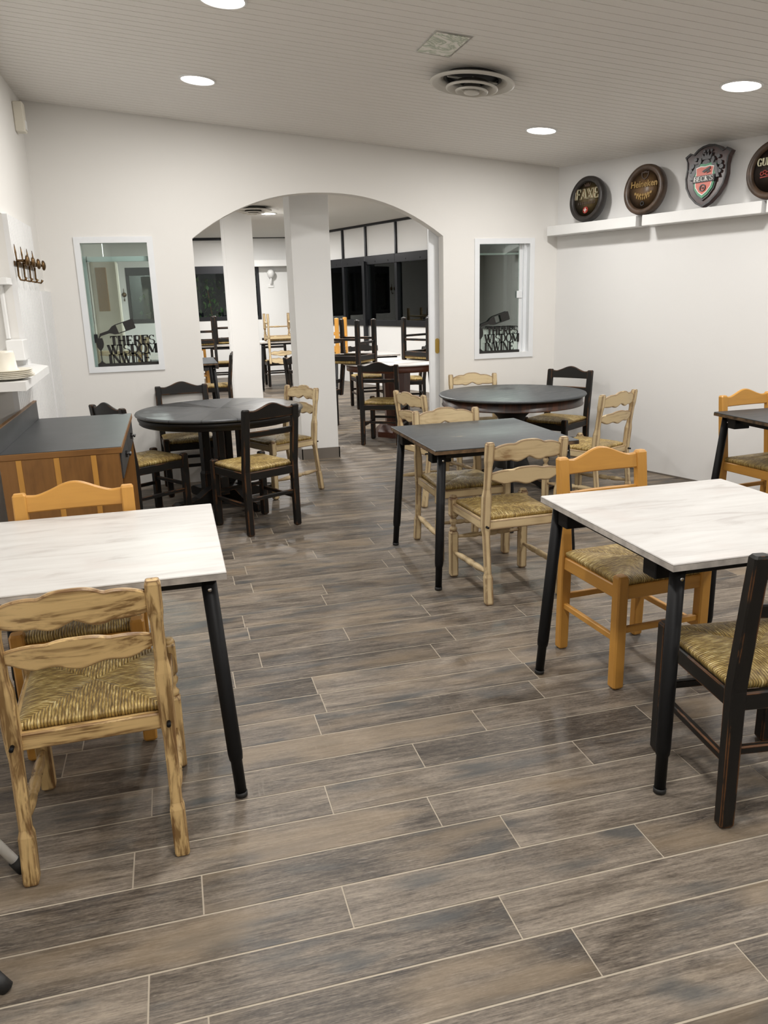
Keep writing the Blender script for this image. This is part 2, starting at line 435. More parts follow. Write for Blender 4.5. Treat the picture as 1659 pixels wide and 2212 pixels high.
# far room shell
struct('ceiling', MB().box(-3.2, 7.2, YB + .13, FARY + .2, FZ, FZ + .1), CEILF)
struct('wall_far_left', MB().box(-3.3, -3.2, YB, FARY + .2, 0, FZ), WALLF)
def far_back():
    outer = [(-3.2, 0), (4.2, 0), (4.2, FZ), (-3.2, FZ)]
    struct('wall_far_back', MB().prism([outer, [(-.72, 1.16), (1.9, 1.16), (1.9, 2.23), (-.72, 2.23)]], FARY, FARY + .15), WALLF)
    fr = MB()
    for a, b, c, d in ((-.72, 1.9, 2.08, 2.23), (-.72, 1.9, 1.16, 1.24), (-.72, -.66, 1.24, 2.08), (1.84, 1.9, 1.24, 2.08), (.52, .60, 1.24, 2.08)):
        fr.box(a, b, FARY - .01, FARY + .08, c, d, .004)
    o = struct('window_3', fr, ALU)
    MB().box(-.66, 1.84, FARY + .03, FARY + .036, 1.24, 2.08).build('glass_pane', GLASSN, o)
    tr = MB().box(-3.2, 1.75, FARY - .05, FARY, 2.72, 2.77).box(1.75, 3.0, FARY - .012, FARY, 2.755, 2.77)
    struct('trim_1', tr, ALU)
    struct('trim_2', MB().box(1.35, 3.1, FARY - .28, FARY, 2.20, 2.32, .003), WHITE)
far_back()
# splayed window wall of the far room
struct('wall_far_right', MB().box(-3.2, 8.4, 0, .14, 0, 1.05), WALLF, MF)
mul = [-2.65, -1.75, -.85, .05, .95, 1.85, 2.75, 3.67, 4.61, 5.40, 6.3, 7.2, 8.1]
for i in range(len(mul) - 1):
    a, b = mul[i], mul[i + 1]; fr = MB(); t = .035
    fr.box(a, b, -.03, .07, 1.05, 1.15, .004).box(a, b, -.05, .07, 2.09, 2.235, .006).box(a, b, -.03, .07, 2.73, 2.77, .004)
    fr.box(a - t, a + t, -.035, .07, 1.15, 2.09, .004).box(a - t * .6, a + t * .6, -.035, .07, 2.235, 2.73, .004)
    fr.box((a + b) / 2 - .012, (a + b) / 2 + .012, -.015, .03, 2.15, 2.175, .002)
    if i == 8: fr.box(a - t, a + t, -.10, -.03, .3, 2.15, .006)
    o = struct('window_%d' % (4 + i), fr, ALU, MF)
    p = MB().box(a + t, b - t, .02, .026, 1.15, 2.09).build('glass_pane', GLASSN, o); p.matrix_parent_inverse = Matrix.Identity(4)
    p = MB().box(a + t * .6, b - t * .6, .0, .02, 2.235, 2.73).build('transom_panel', WALLF, o)
    for e in range(2):
        p = MB().tube([(a + .2 + e * .4, -.052, 2.135), (a + .2 + e * .4, -.047, 2.135)], .012, 10).build('screw_cap', BLKMET, o)
# pillar + column
MB_ = MB().box(1.178, 1.543, 7.70, 8.08, 0, FZ, .002)
struct('wall_pillar', MB_, WALLF)
b = MB()
b.box(1.168, 1.553, 7.688, 7.70, 0, .105).box(1.166, 1.178, 7.688, 8.09, 0, .105).box(1.543, 1.555, 7.688, 8.09, 0, .105)
struct('baseboard_pillar', b, BASEB)
struct('wall_column', MB().box(.89, 1.285, 12.0, 12.4, 0, FZ, .002).box(.87, .89, 12.0, 12.42, 0, FZ), WALLF)
# partition seen through the left window, with its header
struct('trim_3', MB().box(-2.2, -.62, 9.6, 9.72, 0, FZ), WALLF)
struct('trim_4', MB().box(-.62, .0, 9.6, 9.70, 2.28, 2.42), WALLF)
# dark seam at foot of right wall
struct('baseboard_right', MB().box(-10.4, 0, -.008, 0.0, 0, .012), BASEB, MR)
# pocket door
dm = MB().box(2.362, 2.74, YB + .14, YB + .175, .01, 2.5, .003)
door = struct('door_1', dm, WINFR)
dl = MB()
cx, cz, yy = 2.435, 1.085, YB + .138
ringo = [(cx + .020 * math.cos(a) * (1), cz + .05 * math.copysign(1, math.sin(a)) * (1 if abs(math.sin(a)) > 1e-6 else 0) + .020 * math.sin(a)) for a in [2 * PI * i / 24 + .001 for i in range(24)]]
ringi = [(cx + .011 * math.cos(a), cz + .045 * math.copysign(1, math.sin(a)) + .011 * math.sin(a)) for a in [2 * PI * i / 24 + .001 for i in range(24)]]
dl.prism([ringo, ringi], yy - .003, yy + .003)
dl.prism([ringi], yy + .0015, yy + .003)
dl.build('recessed_pull', BRASS, door)

# ------------------------------------------------------------------ lettering
def serif(ch):
    T, t = .24, .09
    S = lambda x: [(x - .14, .97, x + .14, .97, .06), (x - .14, .03, x + .14, .03, .06)]
    L = {
     'T': [(.4, 0, .4, 1, T), (.03, .96, .77, .96, .08), (.06, .78, .06, 1, .07), (.74, .78, .74, 1, .07), (.26, .03, .54, .03, .06)],
     'H': [(.18, 0, .18, 1, T), (.72, 0, .72, 1, T), (.18, .5, .72, .5, t)] + S(.18) + S(.72),
     'E': [(.2, 0, .2, 1, T), (.06, .96, .72, .96, .08), (.06, .04, .74, .04, .08), (.2, .5, .55, .5, t), (.70, .74, .70, 1, .07), (.72, 0, .72, .28, .07), (.55, .4, .55, .6, .06)],
     'R': [(.2, 0, .2, 1, T), (.52, .72, 'a', .2, .25, -95, 95, .15), (.2, .96, .55, .96, t), (.2, .48, .55, .48, t), (.45, .48, .74, .03, .2), (.06, .03, .34, .03, .06), (.66, .03, .86, .03, .06)],
     'S': [(.38, .74, 'a', .26, .22, 30, 270, .13), (.38, .26, 'a', .28, .24, -150, 90, .13), (.64, .74, .64, .98, .06), (.08, .02, .08, .28, .06)],
     'W': [(.05, 1, .32, 0, .2), (.55, 1, .32, 0, .08), (.45, 1, .75, 0, .2), (1.0, 1, .75, 0, .08), (-.05, .97, .2, .97, .06), (.38, .97, .62, .97, .06), (.88, .97, 1.1, .97, .06)],
     'I': [(.18, 0, .18, 1, T)] + S(.18),
     'D': [(.2, 0, .2, 1, T), (.36, .5, 'a', .38, .46, -90, 90, .17), (.06, .96, .4, .96, t), (.06, .04, .4, .04, t)],
     'O': [(.42, .5, 'a', .34, .46, 0, 360, .18)],
     'M': [(.12, 0, .12, 1, .09), (.12, 1, .5, .05, .2), (.5, .05, .86, 1, .08), (.88, 0, .88, 1, .24), (0, .03, .24, .03, .06), (.74, .03, 1.02, .03, .06), (-.02, .97, .18, .97, .06), (.84, .97, 1.02, .97, .06)],
     'N': [(.14, 0, .14, 1, .09), (.14, 1, .78, 0, .22), (.78, 0, .78, 1, .09), (0, .03, .28, .03, .06), (.66, .97, .92, .97, .06), (0, .97, .16, .97, .06)],
     'F': [(.2, 0, .2, 1, T), (.06, .96, .72, .96, .08), (.2, .5, .55, .5, t), (.70, .72, .70, 1, .07), (.06, .03, .34, .03, .06), (.55, .4, .55, .6, .06)],
     'A': [(.08, 0, .40, 1, .10), (.72, 0, .40, 1, .22), (.2, .33, .6, .33, .08), (-.04, .03, .2, .03, .06), (.58, .03, .86, .03, .06)],
     'X': [(.1, 1, .7, 0, .22), (.7, 1, .1, 0, .09), (-.02, .97, .25, .97, .06), (.56, .97, .82, .97, .06), (-.02, .03, .22, .03, .06), (.56, .03, .84, .03, .06)],
     'B': [(.2, 0, .2, 1, T), (.48, .74, 'a', .2, .22, -90, 90, .14), (.5, .26, 'a', .23, .24, -90, 90, .14), (.06, .96, .5, .96, t), (.2, .5, .5, .5, t), (.06, .04, .5, .04, t)],
     'C': [(.44, .5, 'a', .36, .46, 40, 320, .17), (.72, .68, .72, .96, .06), (.72, .05, .72, .3, .06)],
     'K': [(.2, 0, .2, 1, T), (.2, .42, .7, 1, .09), (.36, .56, .74, 0, .2), (.56, .97, .84, .97, .06), (.6, .03, .9, .03, .06)] + S(.2),
     'G': [(.44, .5, 'a', .36, .46, 40, 320, .17), (.72, .68, .72, .96, .06), (.70, .02, .70, .44, .16), (.54, .42, .86, .42, .06)],
     'U': [(.18, .3, .18, 1, T), (.74, .3, .74, 1, .09), (.46, .32, 'a', .28, .30, 180, 360, .15), (.04, .97, .32, .97, .06), (.62, .97, .88, .97, .06)],
     "'": [(.1, .72, .14, 1, .12)],
    }
    W = {'T': .8, 'H': .9, 'E': .8, 'R': .86, 'S': .7, 'W': 1.08, 'I': .36, 'D': .82, 'O': .84, 'M': 1.02, 'N': .92, 'F': .76, 'A': .82, 'X': .8, 'B': .78, 'C': .8, 'K': .88, 'G': .88, 'U': .9, "'": .2, ' ': .3}
    return L.get(ch, []), W[ch]
def letters(mb, text, x, z, h, wsc, y0, y1, gap=.08, M=None, mi=0, fat=1.0):
    """upper-case slab letters in the XZ plane"""
    for ch in text:
        st, wd = serif(ch)
        for q in st:
            if q[2] == 'a':
                cx, cz, _, rx, rz, a0, a1, w = q; n = 20; lo = []; li = []
                for i in range(n + 1):
                    a = math.radians(a0 + (a1 - a0) * i / n)
                    hw = w * fat * (.35 + .65 * abs(math.cos(a))) / 2
                    lo.append((x + (cx + (rx + hw) * math.cos(a)) * h * wsc, z + (cz + (rz + hw * .8) * math.sin(a)) * h))
                    li.append((x + (cx + (rx - hw) * math.cos(a)) * h * wsc, z + (cz + (rz - hw * .8) * math.sin(a)) * h))
                for i in range(n): mb.prism([[lo[i], lo[i + 1], li[i + 1], li[i]]], y0, y1, M, mi)
            else:
                a, b, c, d, w = q; w *= fat
                if abs(d - b) > abs(c - a) * .6:   # mostly upright: width measured horizontally
                    P = [(a - w / 2, b), (a + w / 2, b), (c + w / 2, d), (c - w / 2, d)]
                else: P = [(a, b - w / 2), (c, d - w / 2), (c, d + w / 2), (a, b + w / 2)]
                mb.prism([[(x + u * h * wsc, z + v * h) for u, v in P]], y0, y1, M, mi)
        x += (wd + gap) * h * wsc
    return x
def text_width(text, h, wsc, gap=.08): return sum((serif(c)[1] + gap) for c in text) * h * wsc - gap * h * wsc

# interior windows with cut-out signs
def iwindow(n, x0, x1, z0, z1, right=False):
    fw = .047; f = MB(); yo = YB - .012
    outer = [(x0, z0), (x1, z0), (x1, z1), (x0, z1)]; inner = [(x0 + fw, z0 + fw), (x1 - fw, z0 + fw), (x1 - fw, z1 - fw), (x0 + fw, z1 - fw)]
    f.prism([outer, inner], yo, YB)
    a, b, c, d = x0 + fw - .005, x1 - fw + .005, z0 + fw - .005, z1 - fw + .005
    f.prism([[(a - .012, c - .012), (b + .012, c - .012), (b + .012, d + .012), (a - .012, d + .012)], [(a, c), (b, c), (b, d), (a, d)]], YB, YB + .145)
    o = struct('window_%d' % n, f, WINFR)
    if right:
        MB().box(a, b - .06, YB + .075, YB + .081, c, d).build('glass_pane', GLASSR, o)
        s = MB().box(b - .075, b - .045, YB + .065, YB + .09, c, d, .002).box(b - .035, b - .03, YB + .06, YB + .1, c, d)
        s.box(b - .10, b - .045, YB + .055, YB + .068, 1.50, 1.565, .002); s.build('sash', WINFR, o)
        MB().box(a, b - .07, YB + .1, YB + .125, d - .095, d - .08).build('rail', WINFR, o)
    else:
        MB().box(a, b, YB + .075, YB + .081, c, d).build('glass_pane', GLASS, o)
        s = MB().box(a, a + .028, YB + .085, YB + .10, c, d - .10, .002).box(a + .032, a + .036, YB + .09, YB + .11, c, d - .1, mi=1)
        s.box(a, b, YB + .10, YB + .13, d - .145, d - .105, .002)
        s.box(a + .022, a + .05, YB + .07, YB + .085, 1.24, 1.31, .003, mi=1); s.build('sash', [WINFR, ALU], o)
    return a, b, c, d
def wine_sign(x0, z0, wid, label):
    s = thing('wine_sign', (x0, YB + .05, z0), 0, label, 'sign', 'cut metal wine signs in the inner windows')
    m = MB(); y0, y1 = 0, .004
    m.prism([[(0, 0), (wid, 0), (wid, .024), (0, .024)]], -.012, .016)
    base = MB(); k = wid / .46
    lx = .085 * k
    for txt, z, wf in (('THERES', .170, .335), ('WISDOM', .098, .375), ('INWINE', .020, .32)):
        h = .078; tw = text_width(txt, h, 1, .02)
        letters(m, txt, lx + (.025 * k if txt[0] == 'T' else 0), z, h, wf * k / tw, y0, y1, .02, fat=1.32)
        if txt[0] == 'T': letters(m, "'", lx + .30 * k, z, h, 1.0, y0, y1)
    # wine glass
    bowl = [(.042 + .029 * math.sin(PI * t / 20 * .86 + .42), .162 - .075 * math.cos(PI * t / 20 * .0) * 0 - .078 * (t / 20)) for t in range(21)]
    cxg = .034
    prof = [(.022, .235), (.029, .205), (.030, .185), (.024, .160), (.012, .143), (.004, .132), (.0035, .05), (.010, .038), (.03, .024)]
    m.prism([[(cxg + a, b) for a, b in prof] + [(cxg - a, b) for a, b in prof[::-1]]], y0, y1)
    m.build('lettering', BLKCUT, s)
    # bottle, tilted, pouring
    bt = MB(); ang = math.radians(17)
    R = lambda u, v: (.045 + u * math.cos(ang) - v * math.sin(ang), .262 + u * math.sin(ang) + v * math.cos(ang))
    pr = [(0, .011), (.07, .012), (.085, .018), (.11, .034), (.14, .040), (.285, .040), (.29, .034)]
    out = [R(u, v) for u, v in pr] + [R(u, -v) for u, v in pr[::-1]]
    hole = [R(.145, .033), R(.205, .033), R(.205, -.033), R(.145, -.033)]
    bt.prism([out, hole], y0, y1)
    bt.prism([[R(0, .011), R(0, -.011), (.032, .232), (.027, .232)]], y0, y1)
    bt.build('bottle', BLKCUT, s)
    return s
a, b, c, d = iwindow(1, -.669, -.058, .999, 2.075)
wine_sign(a + .03, c + .002, b - a - .035, 'black cut-out wine sign standing in the left inner window, beside the coat hooks')
a, b, c, d = iwindow(2, 2.753, 3.345, .955, 2.030, True)
wine_sign(a + .005, c + .002, b - a - .08, 'black cut-out wine sign standing in the right inner window, below the barrel signs')

# ------------------------------------------------------------------ ceiling fixtures
SL = math.atan(.0949)
def downlight(x, y, z, tilt, label, power, group='round ceiling downlights'):
    t = thing('ceiling_downlight', (x, y, z), 0, label, 'ceiling light', group, rot=(0, tilt, 0))
    MB().lathe([(.118, .0), (.118, -.006), (.108, -.010), (.104, -.006), (.104, .0)], 40, caps=False).build('rim', WHITE, t)
    MB().lathe([(.105, -.0035), (.06, -.0045), (.002, -.005)], 40).build('diffuser', LAMPM, t)
    l = D.lights.new('downlight_lamp', 'AREA'); l.shape = 'DISK'; l.size = .2; l.energy = power; l.color = LAMP_COL
    lo = D.objects.new('downlight_lamp', l); COL.objects.link(lo); lo.parent = t; lo.location = (0, 0, -.014)
vis = {(.335, 5.80): 'round white ceiling downlight above the left round table', (2.81, 5.87): 'round white ceiling downlight near the far right corner, above the right round table',
       (3.305, 4.306): 'round white ceiling downlight at the right edge above the barrel signs', (.395, 4.31): 'round white ceiling downlight cut by the top edge of the photo'}
for (x, y), lb in vis.items(): downlight(x, y, ZC(x), SL, lb, LAMP_W)
for y, wy in ((2.75, 'over the near white tables'), (1.1, 'above the viewer'), (-.6, 'behind the viewer')):
    for x in (.4, 3.3, 5.9):
        if x > 3.575 - .3333 * (y - 7.08) - .4: continue
        downlight(x, y, ZC(x), SL, 'round white ceiling downlight in the %s row %s, outside the photo' % ({.4: 'left', 3.3: 'middle', 5.9: 'right'}[x], wy), LAMP_W)
downlight(1.58, 12.35, FZ, 0, 'round white ceiling downlight of the far room, seen through the arch', LAMP_FAR)
for x, y, wy in ((-1.2, 12.35, 'left of the column'), (-.25, 10.3, 'behind the left inner window'), (1.7, 9.2, 'hidden just behind the arch'), (3.9, 9.2, 'behind the right inner window'), (1.42, 15.3, 'hidden behind the column')):  # extra lamps out of view, added to light the far room
    downlight(x, y, FZ, 0, 'unseen round white downlight added to the far room, ' + wy, LAMP_FAR)

def vent(x, y, z, tilt, label, s=1.0):
    t = thing('ceiling_vent', (x, y, z), 0, label, 'vent', rot=(0, tilt, 0))
    q = lambda P: [(r * s, h * s) for r, h in P]
    MB().lathe(q([(.17, .0), (.17, -.02), (.155, -.02), (.155, .0)]), 40, caps=False).build('neck', DUCT, t)
    MB().lathe(q([(.252, -.038), (.250, -.048), (.235, -.052), (.165, -.008), (.158, -.012), (.228, -.044), (.250, -.034)]), 56, caps=False).build('outer_cone', VENTM, t)
    MB().lathe(q([(.155, -.066), (.153, -.074), (.145, -.076), (.095, -.03), (.088, -.034), (.142, -.068), (.153, -.062)]), 48, caps=False).build('inner_cone', VENTM, t)
    MB().lathe(q([(.098, -.082), (.096, -.090), (.09, -.092), (.05, -.05), (.044, -.054), (.088, -.085), (.096, -.079)]), 40, caps=False).build('inner_cone', VENTM, t)
    MB().lathe(q([(.003, -.050), (.046, -.088), (.046, -.094), (.03, -.099), (.003, -.1)]), 32).build('centre_cap', VENTM, t)
    m = MB().bar((-.16 * s, 0, -.02 * s), (.16 * s, 0, -.02 * s), .012, .012).bar((0, 0, 0), (0, 0, -.09 * s), .012, .012)
    m.build('bracket', VENTM, t)
    MB().lathe(q([(.155, -.002), (.002, -.0025)]), 32).build('duct_opening', DUCT, t)
    return t
vent(1.885, 4.88, ZC(1.885), SL, 'round cone air vent on the slatted ceiling beside the painted square patch')
vent(1.27, 11.55, FZ, 0, 'round air vent on the far room ceiling behind the top of the arch')

def patch():
    m = N('smeared_paint_patch')
    n = m.noise(m.pos((1, 1, 1)), 9, 3, .5, 2.5)
    c = m.ramp(n, [(.40, (.85, .84, .78)), (.48, (.62, .66, .55)), (.56, (.36, .42, .32)), (.62, (.70, .73, .62))])
    m.bsdf(c, .45)
    t = thing('ceiling_patch', (1.545, 4.437, ZC(1.545)), 0, 'square hatch panel with smeared green grey paint on the ceiling beside the round vent', 'ceiling panel', rot=(0, SL, 0))
    MB().prism([[(-.105, -.19), (.105, -.19), (.105, .19), (-.105, .19)], [(-.09, -.165), (.09, -.165), (.09, .165), (-.09, .165)]], -.006, 0, Matrix.Rotation(-PI / 2, 4, 'X')).build('border', WHITEP, t)
    MB().box(-.09, .09, -.165, .165, -.004, -.001).build('panel', m.m, t)
patch()

def sensor(x, y, z, label, name='motion_sensor', rz=0, s=1):
    t = thing(name, (x, y, z), rz, label, 'sensor')
    MB().box(0, .07 * s, -.05 * s, .05 * s, -.10 * s, .10 * s, .008).build('housing', CREAM, t)
    MB().box(.068 * s, .074 * s, -.035 * s, .035 * s, -.085 * s, -.02 * s, .003).build('lens', WHITE, t)
sensor(XL, 6.72, 2.87, 'small cream alarm box high on the left wall under the ceiling corner')

# ------------------------------------------------------------------ chairs
def seat_mesh(hwf, hwr, yf, yr, zt, th):
    n = 36; g = []
    for j in range(n + 1):
        v = j / n; y = yr + (yf - yr) * v; hw = hwr + (hwf - hwr) * v
        for i in range(n + 1):
            u = i / n * 2 - 1
            e = max(abs(u), abs(2 * v - 1))
            dp = abs(abs(u) - abs(2 * v - 1))
            z = zt - .014 * (e ** 7) - .004 * math.exp(-(dp / .05) ** 2) + .003 * (1 - e)
            g.append((u * hw, y, z))
    fs = []; N1 = n + 1
    for j in range(n):
        for i in range(n): a = j * N1 + i; fs.append((a, a + 1, a + N1 + 1, a + N1))
    rim = [i for i in range(N1)] + [j * N1 + n for j in range(1, N1)] + [n * N1 + i for i in range(n - 1, -1, -1)] + [j * N1 for j in range(n - 1, 0, -1)]
    b = len(g)
    for k in rim: x, y, z = g[k]; g.append((x * 1.012, y * 1.012, zt - th * .55))
    b2 = len(g)
    for k in rim: x, y, z = g[k]; g.append((x * .985, y * .985, zt - th))
    m = len(rim)
    for i in range(m):
        j = (i + 1) % m; fs.append((rim[i], b + i, b + j, rim[j])); fs.append((b + i, b2 + i, b2 + j, b + j))
    fs.append(tuple(b2 + i for i in range(m)))
    return MB().add(g, fs, smooth=True)

def sq_ring(x, y, z, a, b, c):
    return [(x - a + c, y - b, z), (x + a - c, y - b, z), (x + a, y - b + c, z), (x + a, y + b - c, z), (x + a - c, y + b, z), (x - a + c, y + b, z), (x - a, y + b - c, z), (x - a, y - b + c, z)]

def slat_mesh(hw, zb, zt, yat, bow, th, n=36):
    """curved back slat; zb(u), zt(u) are its lower and upper outlines for u in -1..1"""
    rings = []
    for i in range(n + 1):
        u = i / n * 2 - 1; x = u * hw; lo, hi = zb(u), zt(u); o = -bow * (1 - u * u)
        yl, yh = yat(lo) + o, yat(hi) + o; e = th * .25
        rings.append([(x, yl - th / 2, lo + e), (x, yh - th / 2, hi - e), (x, yh - th / 2 + e, hi), (x, yh + th / 2 - e, hi),
                      (x, yh + th / 2, hi - e), (x, yl + th / 2, lo + e), (x, yl + th / 2 - e, lo), (x, yl - th / 2 + e, lo)])
    return MB().loft(rings, smooth=False)

def chair_plain(W, name='rush_chair'):
    """square-legged chair with a humped top rail"""
    t = thing(name, (0, 0, -50))
    h = .196; pw = .024
    yat = lambda z: -.205 - .05 * max(0, (z - .44) / .42)
    for s in (-1, 1):
        MB().loft([sq_ring(s * h, y, z, a, b, .005) for y, z, a, b in
                   ((-.212, 0, pw * .8, .018), (-.212, .006, pw * .96, .020), (-.207, .30, pw, .021), (-.205, .44, pw, .022), (yat(.65), .65, pw, .021), (yat(.852), .852, pw, .019), (yat(.86), .86, pw * .8, .014))]).build('leg', W['z'], t)
        MB().loft([sq_ring(s * h, y, z, a, a, .006) for y, z, a in ((.200, 0, pw * .8), (.200, .008, pw), (.200, .468, pw), (.200, .476, pw * .8))]).build('leg', W['z'], t)
        MB().bar((s * h, -.19, .205), (s * h, .185, .205), .020, .026, .003).build('stretcher', W['y'], t)
        MB().bar((s * (h + .002), -.19, .405), (s * (h + .002), .185, .405), .028, .056, .004).build('seat_rail', W['y'], t)
    for y in (-.207, .200):
        MB().bar((-h, y, .405), (h, y, .405), .056, .028, .004, up=(0, 1, 0)).build('seat_rail', W['x'], t)
        MB().bar((-h + .02, y, .245), (h - .02, y, .245), .026, .020, .003, up=(0, 1, 0)).build('stretcher', W['x'], t)
    hump = lambda u: .852 + .038 * max(0, math.cos(min(1, abs(u) / .78) * PI) * .5 + .5) - .004 * (1 - abs(abs(u) - .8) / .2 if abs(abs(u) - .8) < .2 else 0)
    slat_mesh(h - .018, lambda u: .785, hump, yat, .012, .020).build('top_rail', W['x'], t)
    slat_mesh(h - .018, lambda u: .668, lambda u: .710, yat, .012, .016).build('back_slat', W['x'], t)
    seat_mesh(.205, .205, .208, -.200, .470, .036).build('seat', RUSH, t)
    MB().tube([(-.186, -.18, .368), (.186, .17, .368)], .0016, 6).build('tension_wire', CHROME, t)
    for s in (-1, 1):
        for y in (-.212, .2): MB().lathe([(.010, .0), (.012, .003), (.012, .006)], 12, mat=Matrix.Translation((s * h, y, -.004))).build('glide', CHROME, t)
    return t

def chair_carved(W, name='carved_rush_chair'):
    """carved chair with two wavy slats and turned side stretchers"""
    t = thing(name, (0, 0, -50))
    yat = lambda z: -.202 - .048 * max(0, (z - .46) / .38) - .10 * max(0, (.30 - z)) * .5
    for s in (-1, 1):
        prof = ((0, .019), (.008, .021), (.14, .021), (.16, .0165), (.36, .0175), (.40, .022), (.56, .0225), (.60, .017), (.72, .0175), (.75, .021), (.83, .021), (.842, .017))
        rings = []
        for z, a in prof:
            if z < .40: y = -.205 - .05 * (1 - z / .40)
            else: y = yat(z)
            rings.append(sq_ring(s * (.202 + .002 * (z < .1)), y, z, a, a * .88 if z > .3 else a * .95, .005))
        MB().loft(rings).build('leg', W['z'], t)
        # front leg: square block, turned neck, square foot
        m = MB(); X = s * .213; Y = .212
        m.loft([sq_ring(X, Y, z, a, a, .005) for z, a in ((0, .018), (.006, .022), (.255, .023), (.268, .017))])
        m.lathe([(.016, .262), (.021, .275), (.021, .283), (.013, .292), (.012, .302), (.020, .316), (.022, .328), (.014, .342), (.013, .350)], 20, Matrix.Translation((X, Y, 0)))
        m.loft([sq_ring(X, Y, z, a, a, .005) for z, a in ((.345, .016), (.358, .023), (.452, .023), (.460, .018))])
        m.lathe([(.020, .456), (.022, .463), (.017, .472), (.004, .475)], 20, Matrix.Translation((X, Y, 0)))
        m.build('leg', W['z'], t)
        p0 = Vector((s * .204, -.235, .165)); p1 = Vector((s * .213, .20, .145)); pts = []; rs = []
        for u, r in ((0, .008), (.08, .010), (.24, .017), (.33, .017), (.36, .011), (.38, .016), (.41, .011), (.44, .0175), (.56, .0175), (.59, .011), (.62, .016), (.64, .011), (.67, .017), (.78, .016), (.93, .009), (1, .008)):
            pts.append(p0.lerp(p1, u)); rs.append(r)
        MB().tube(pts, rs, 14).build('stretcher', W['y'], t)
        MB().bar((s * .203, -.19, .405), (s * .212, .20, .405), .024, .05, .004).build('seat_rail', W['y'], t)
    MB().bar((-.19, -.198, .405), (.19, -.198, .405), .05, .024, .004, up=(0, 1, 0)).build('seat_rail', W['x'], t)
    MB().bar((-.2, .212, .405), (.2, .212, .405), .05, .024, .004, up=(0, 1, 0)).build('seat_rail', W['x'], t)
    pts = []; rs = []
    for u, r in ((0, .008), (.1, .010), (.3, .015), (.36, .011), (.4, .016), (.6, .016), (.64, .011), (.7, .015), (.9, .010), (1, .008)):
        pts.append(Vector((-.2, .212, .23)).lerp(Vector((.2, .212, .23)), u)); rs.append(r)
    MB().tube(pts, rs, 14).build('stretcher', W['x'], t)
    def wave(u, e, c, n):   # scalloped outline, e at the ends, c in the middle
        a = abs(u)
        if a < .42: return c - (c - n) * (a / .42) ** 3
        v = (a - .42) / .58
        return n + (e - n) * v + (c - n) * .55 * math.sin(PI * min(1, v * 1.0)) ** .8
    top = lambda u: wave(u, .808, .852, .832)
    bot = lambda u: .752 + .010 * math.cos(u * PI * 2.4) * (1 - abs(u)) - .008 * abs(math.sin(u * PI * 2)) 
    slat_mesh(.188, bot, top, yat, .028, .017).build('back_slat', W['x'], t)
    top2 = lambda u: wave(u, .682, .712, .700)
    bot2 = lambda u: .640 - .016 * math.cos(u * PI / 2) - .006 * math.cos(u * PI * 3)
    slat_mesh(.188, bot2, top2, yat, .028, .016).build('back_slat', W['x'], t)
    seat_mesh(.205, .190, .205, -.190, .462, .034).build('seat', RUSH, t)
    for s in (-1, 1):
        m = MB().tube([(s * .204, -.2435, .405), (s * .204, -.218, .405)], .006, 10); m.build('bolt_cap', BLKMET, t)
    return t

P_BLACK = chair_plain(BLACK, 'black_rush_chair')
P_ORANGE = chair_plain(ORANGE, 'honey_rush_chair')
P_PALE = chair_carved(PALE)
P_BURNT = chair_carved(BURNT)
used = set()
def place(proto, x, y, deg, label, group=None, flip=False, z=0.0):
    if proto.name in used: o = copy_tree(proto)
    else: o = proto; used.add(proto.name)
    o.location = (x, y, z + .004); a = math.radians(deg)
    o.rotation_euler = (PI, 0, a) if flip else (0, 0, a)
    tag(o, label, 'chair', group); return o
BG, OG, CG = 'black rush-seated chairs', 'honey wooden rush-seated chairs', 'carved sanded wooden chairs'
place(P_ORANGE, 1.788, 2.774, 183.8, 'honey wooden chair with rush seat pushed under the white table on the right', OG)
place(P_BLACK, 1.682, 1.895, -7.0, 'black worn chair at the near side of the right white table, partly outside the photo', BG)
place(P_BLACK, .489, 5.49, 27.3, 'black worn chair in front of the left round table, back to the viewer', BG)
place(P_ORANGE, 3.682, 4.203, 186.7, 'honey wooden chair at the black table against the right wall', OG)
place(P_BLACK, .079, 6.79, 184.1, 'black chair behind the left round table against the window wall', BG)
place(P_BLACK, -.255, 5.96, 303.9, 'black chair partly hidden behind the sideboard, turned to the round table', BG)
place(P_BLACK, 3.27, 6.412, 125, 'black chair in the far right corner behind the right round table', BG)
place(P_ORANGE, -.405, 2.93, 181.6, 'honey wooden chair between the left white table and the sideboard', OG)
place(P_BURNT, -.31, 2.31, .8, 'large carved chair with burnt grain in the left foreground, back to the viewer', CG)
place(P_PALE, 2.942, 5.25, 26.5, 'pale carved chair on the near right side of the right round table, by the wall', CG)
place(P_PALE, 1.945, 5.774, 284, 'pale carved chair at the left side of the right round table, next to the arch', CG)
place(P_PALE, 1.662, 4.51, 181, 'pale carved chair tucked under the far side of the black square table', CG)
place(P_PALE, 1.659, 3.81, 1.8, 'pale carved chair at the near side of the black square table, back to the viewer', CG)
place(P_PALE, .80, 6.46, 116.8, 'pale carved chair at the right side of the left round table, beside the pillar', CG)
place(P_PALE, 2.60, 6.58, 171, 'pale carved chair behind the right round table, under the right inner window', CG)

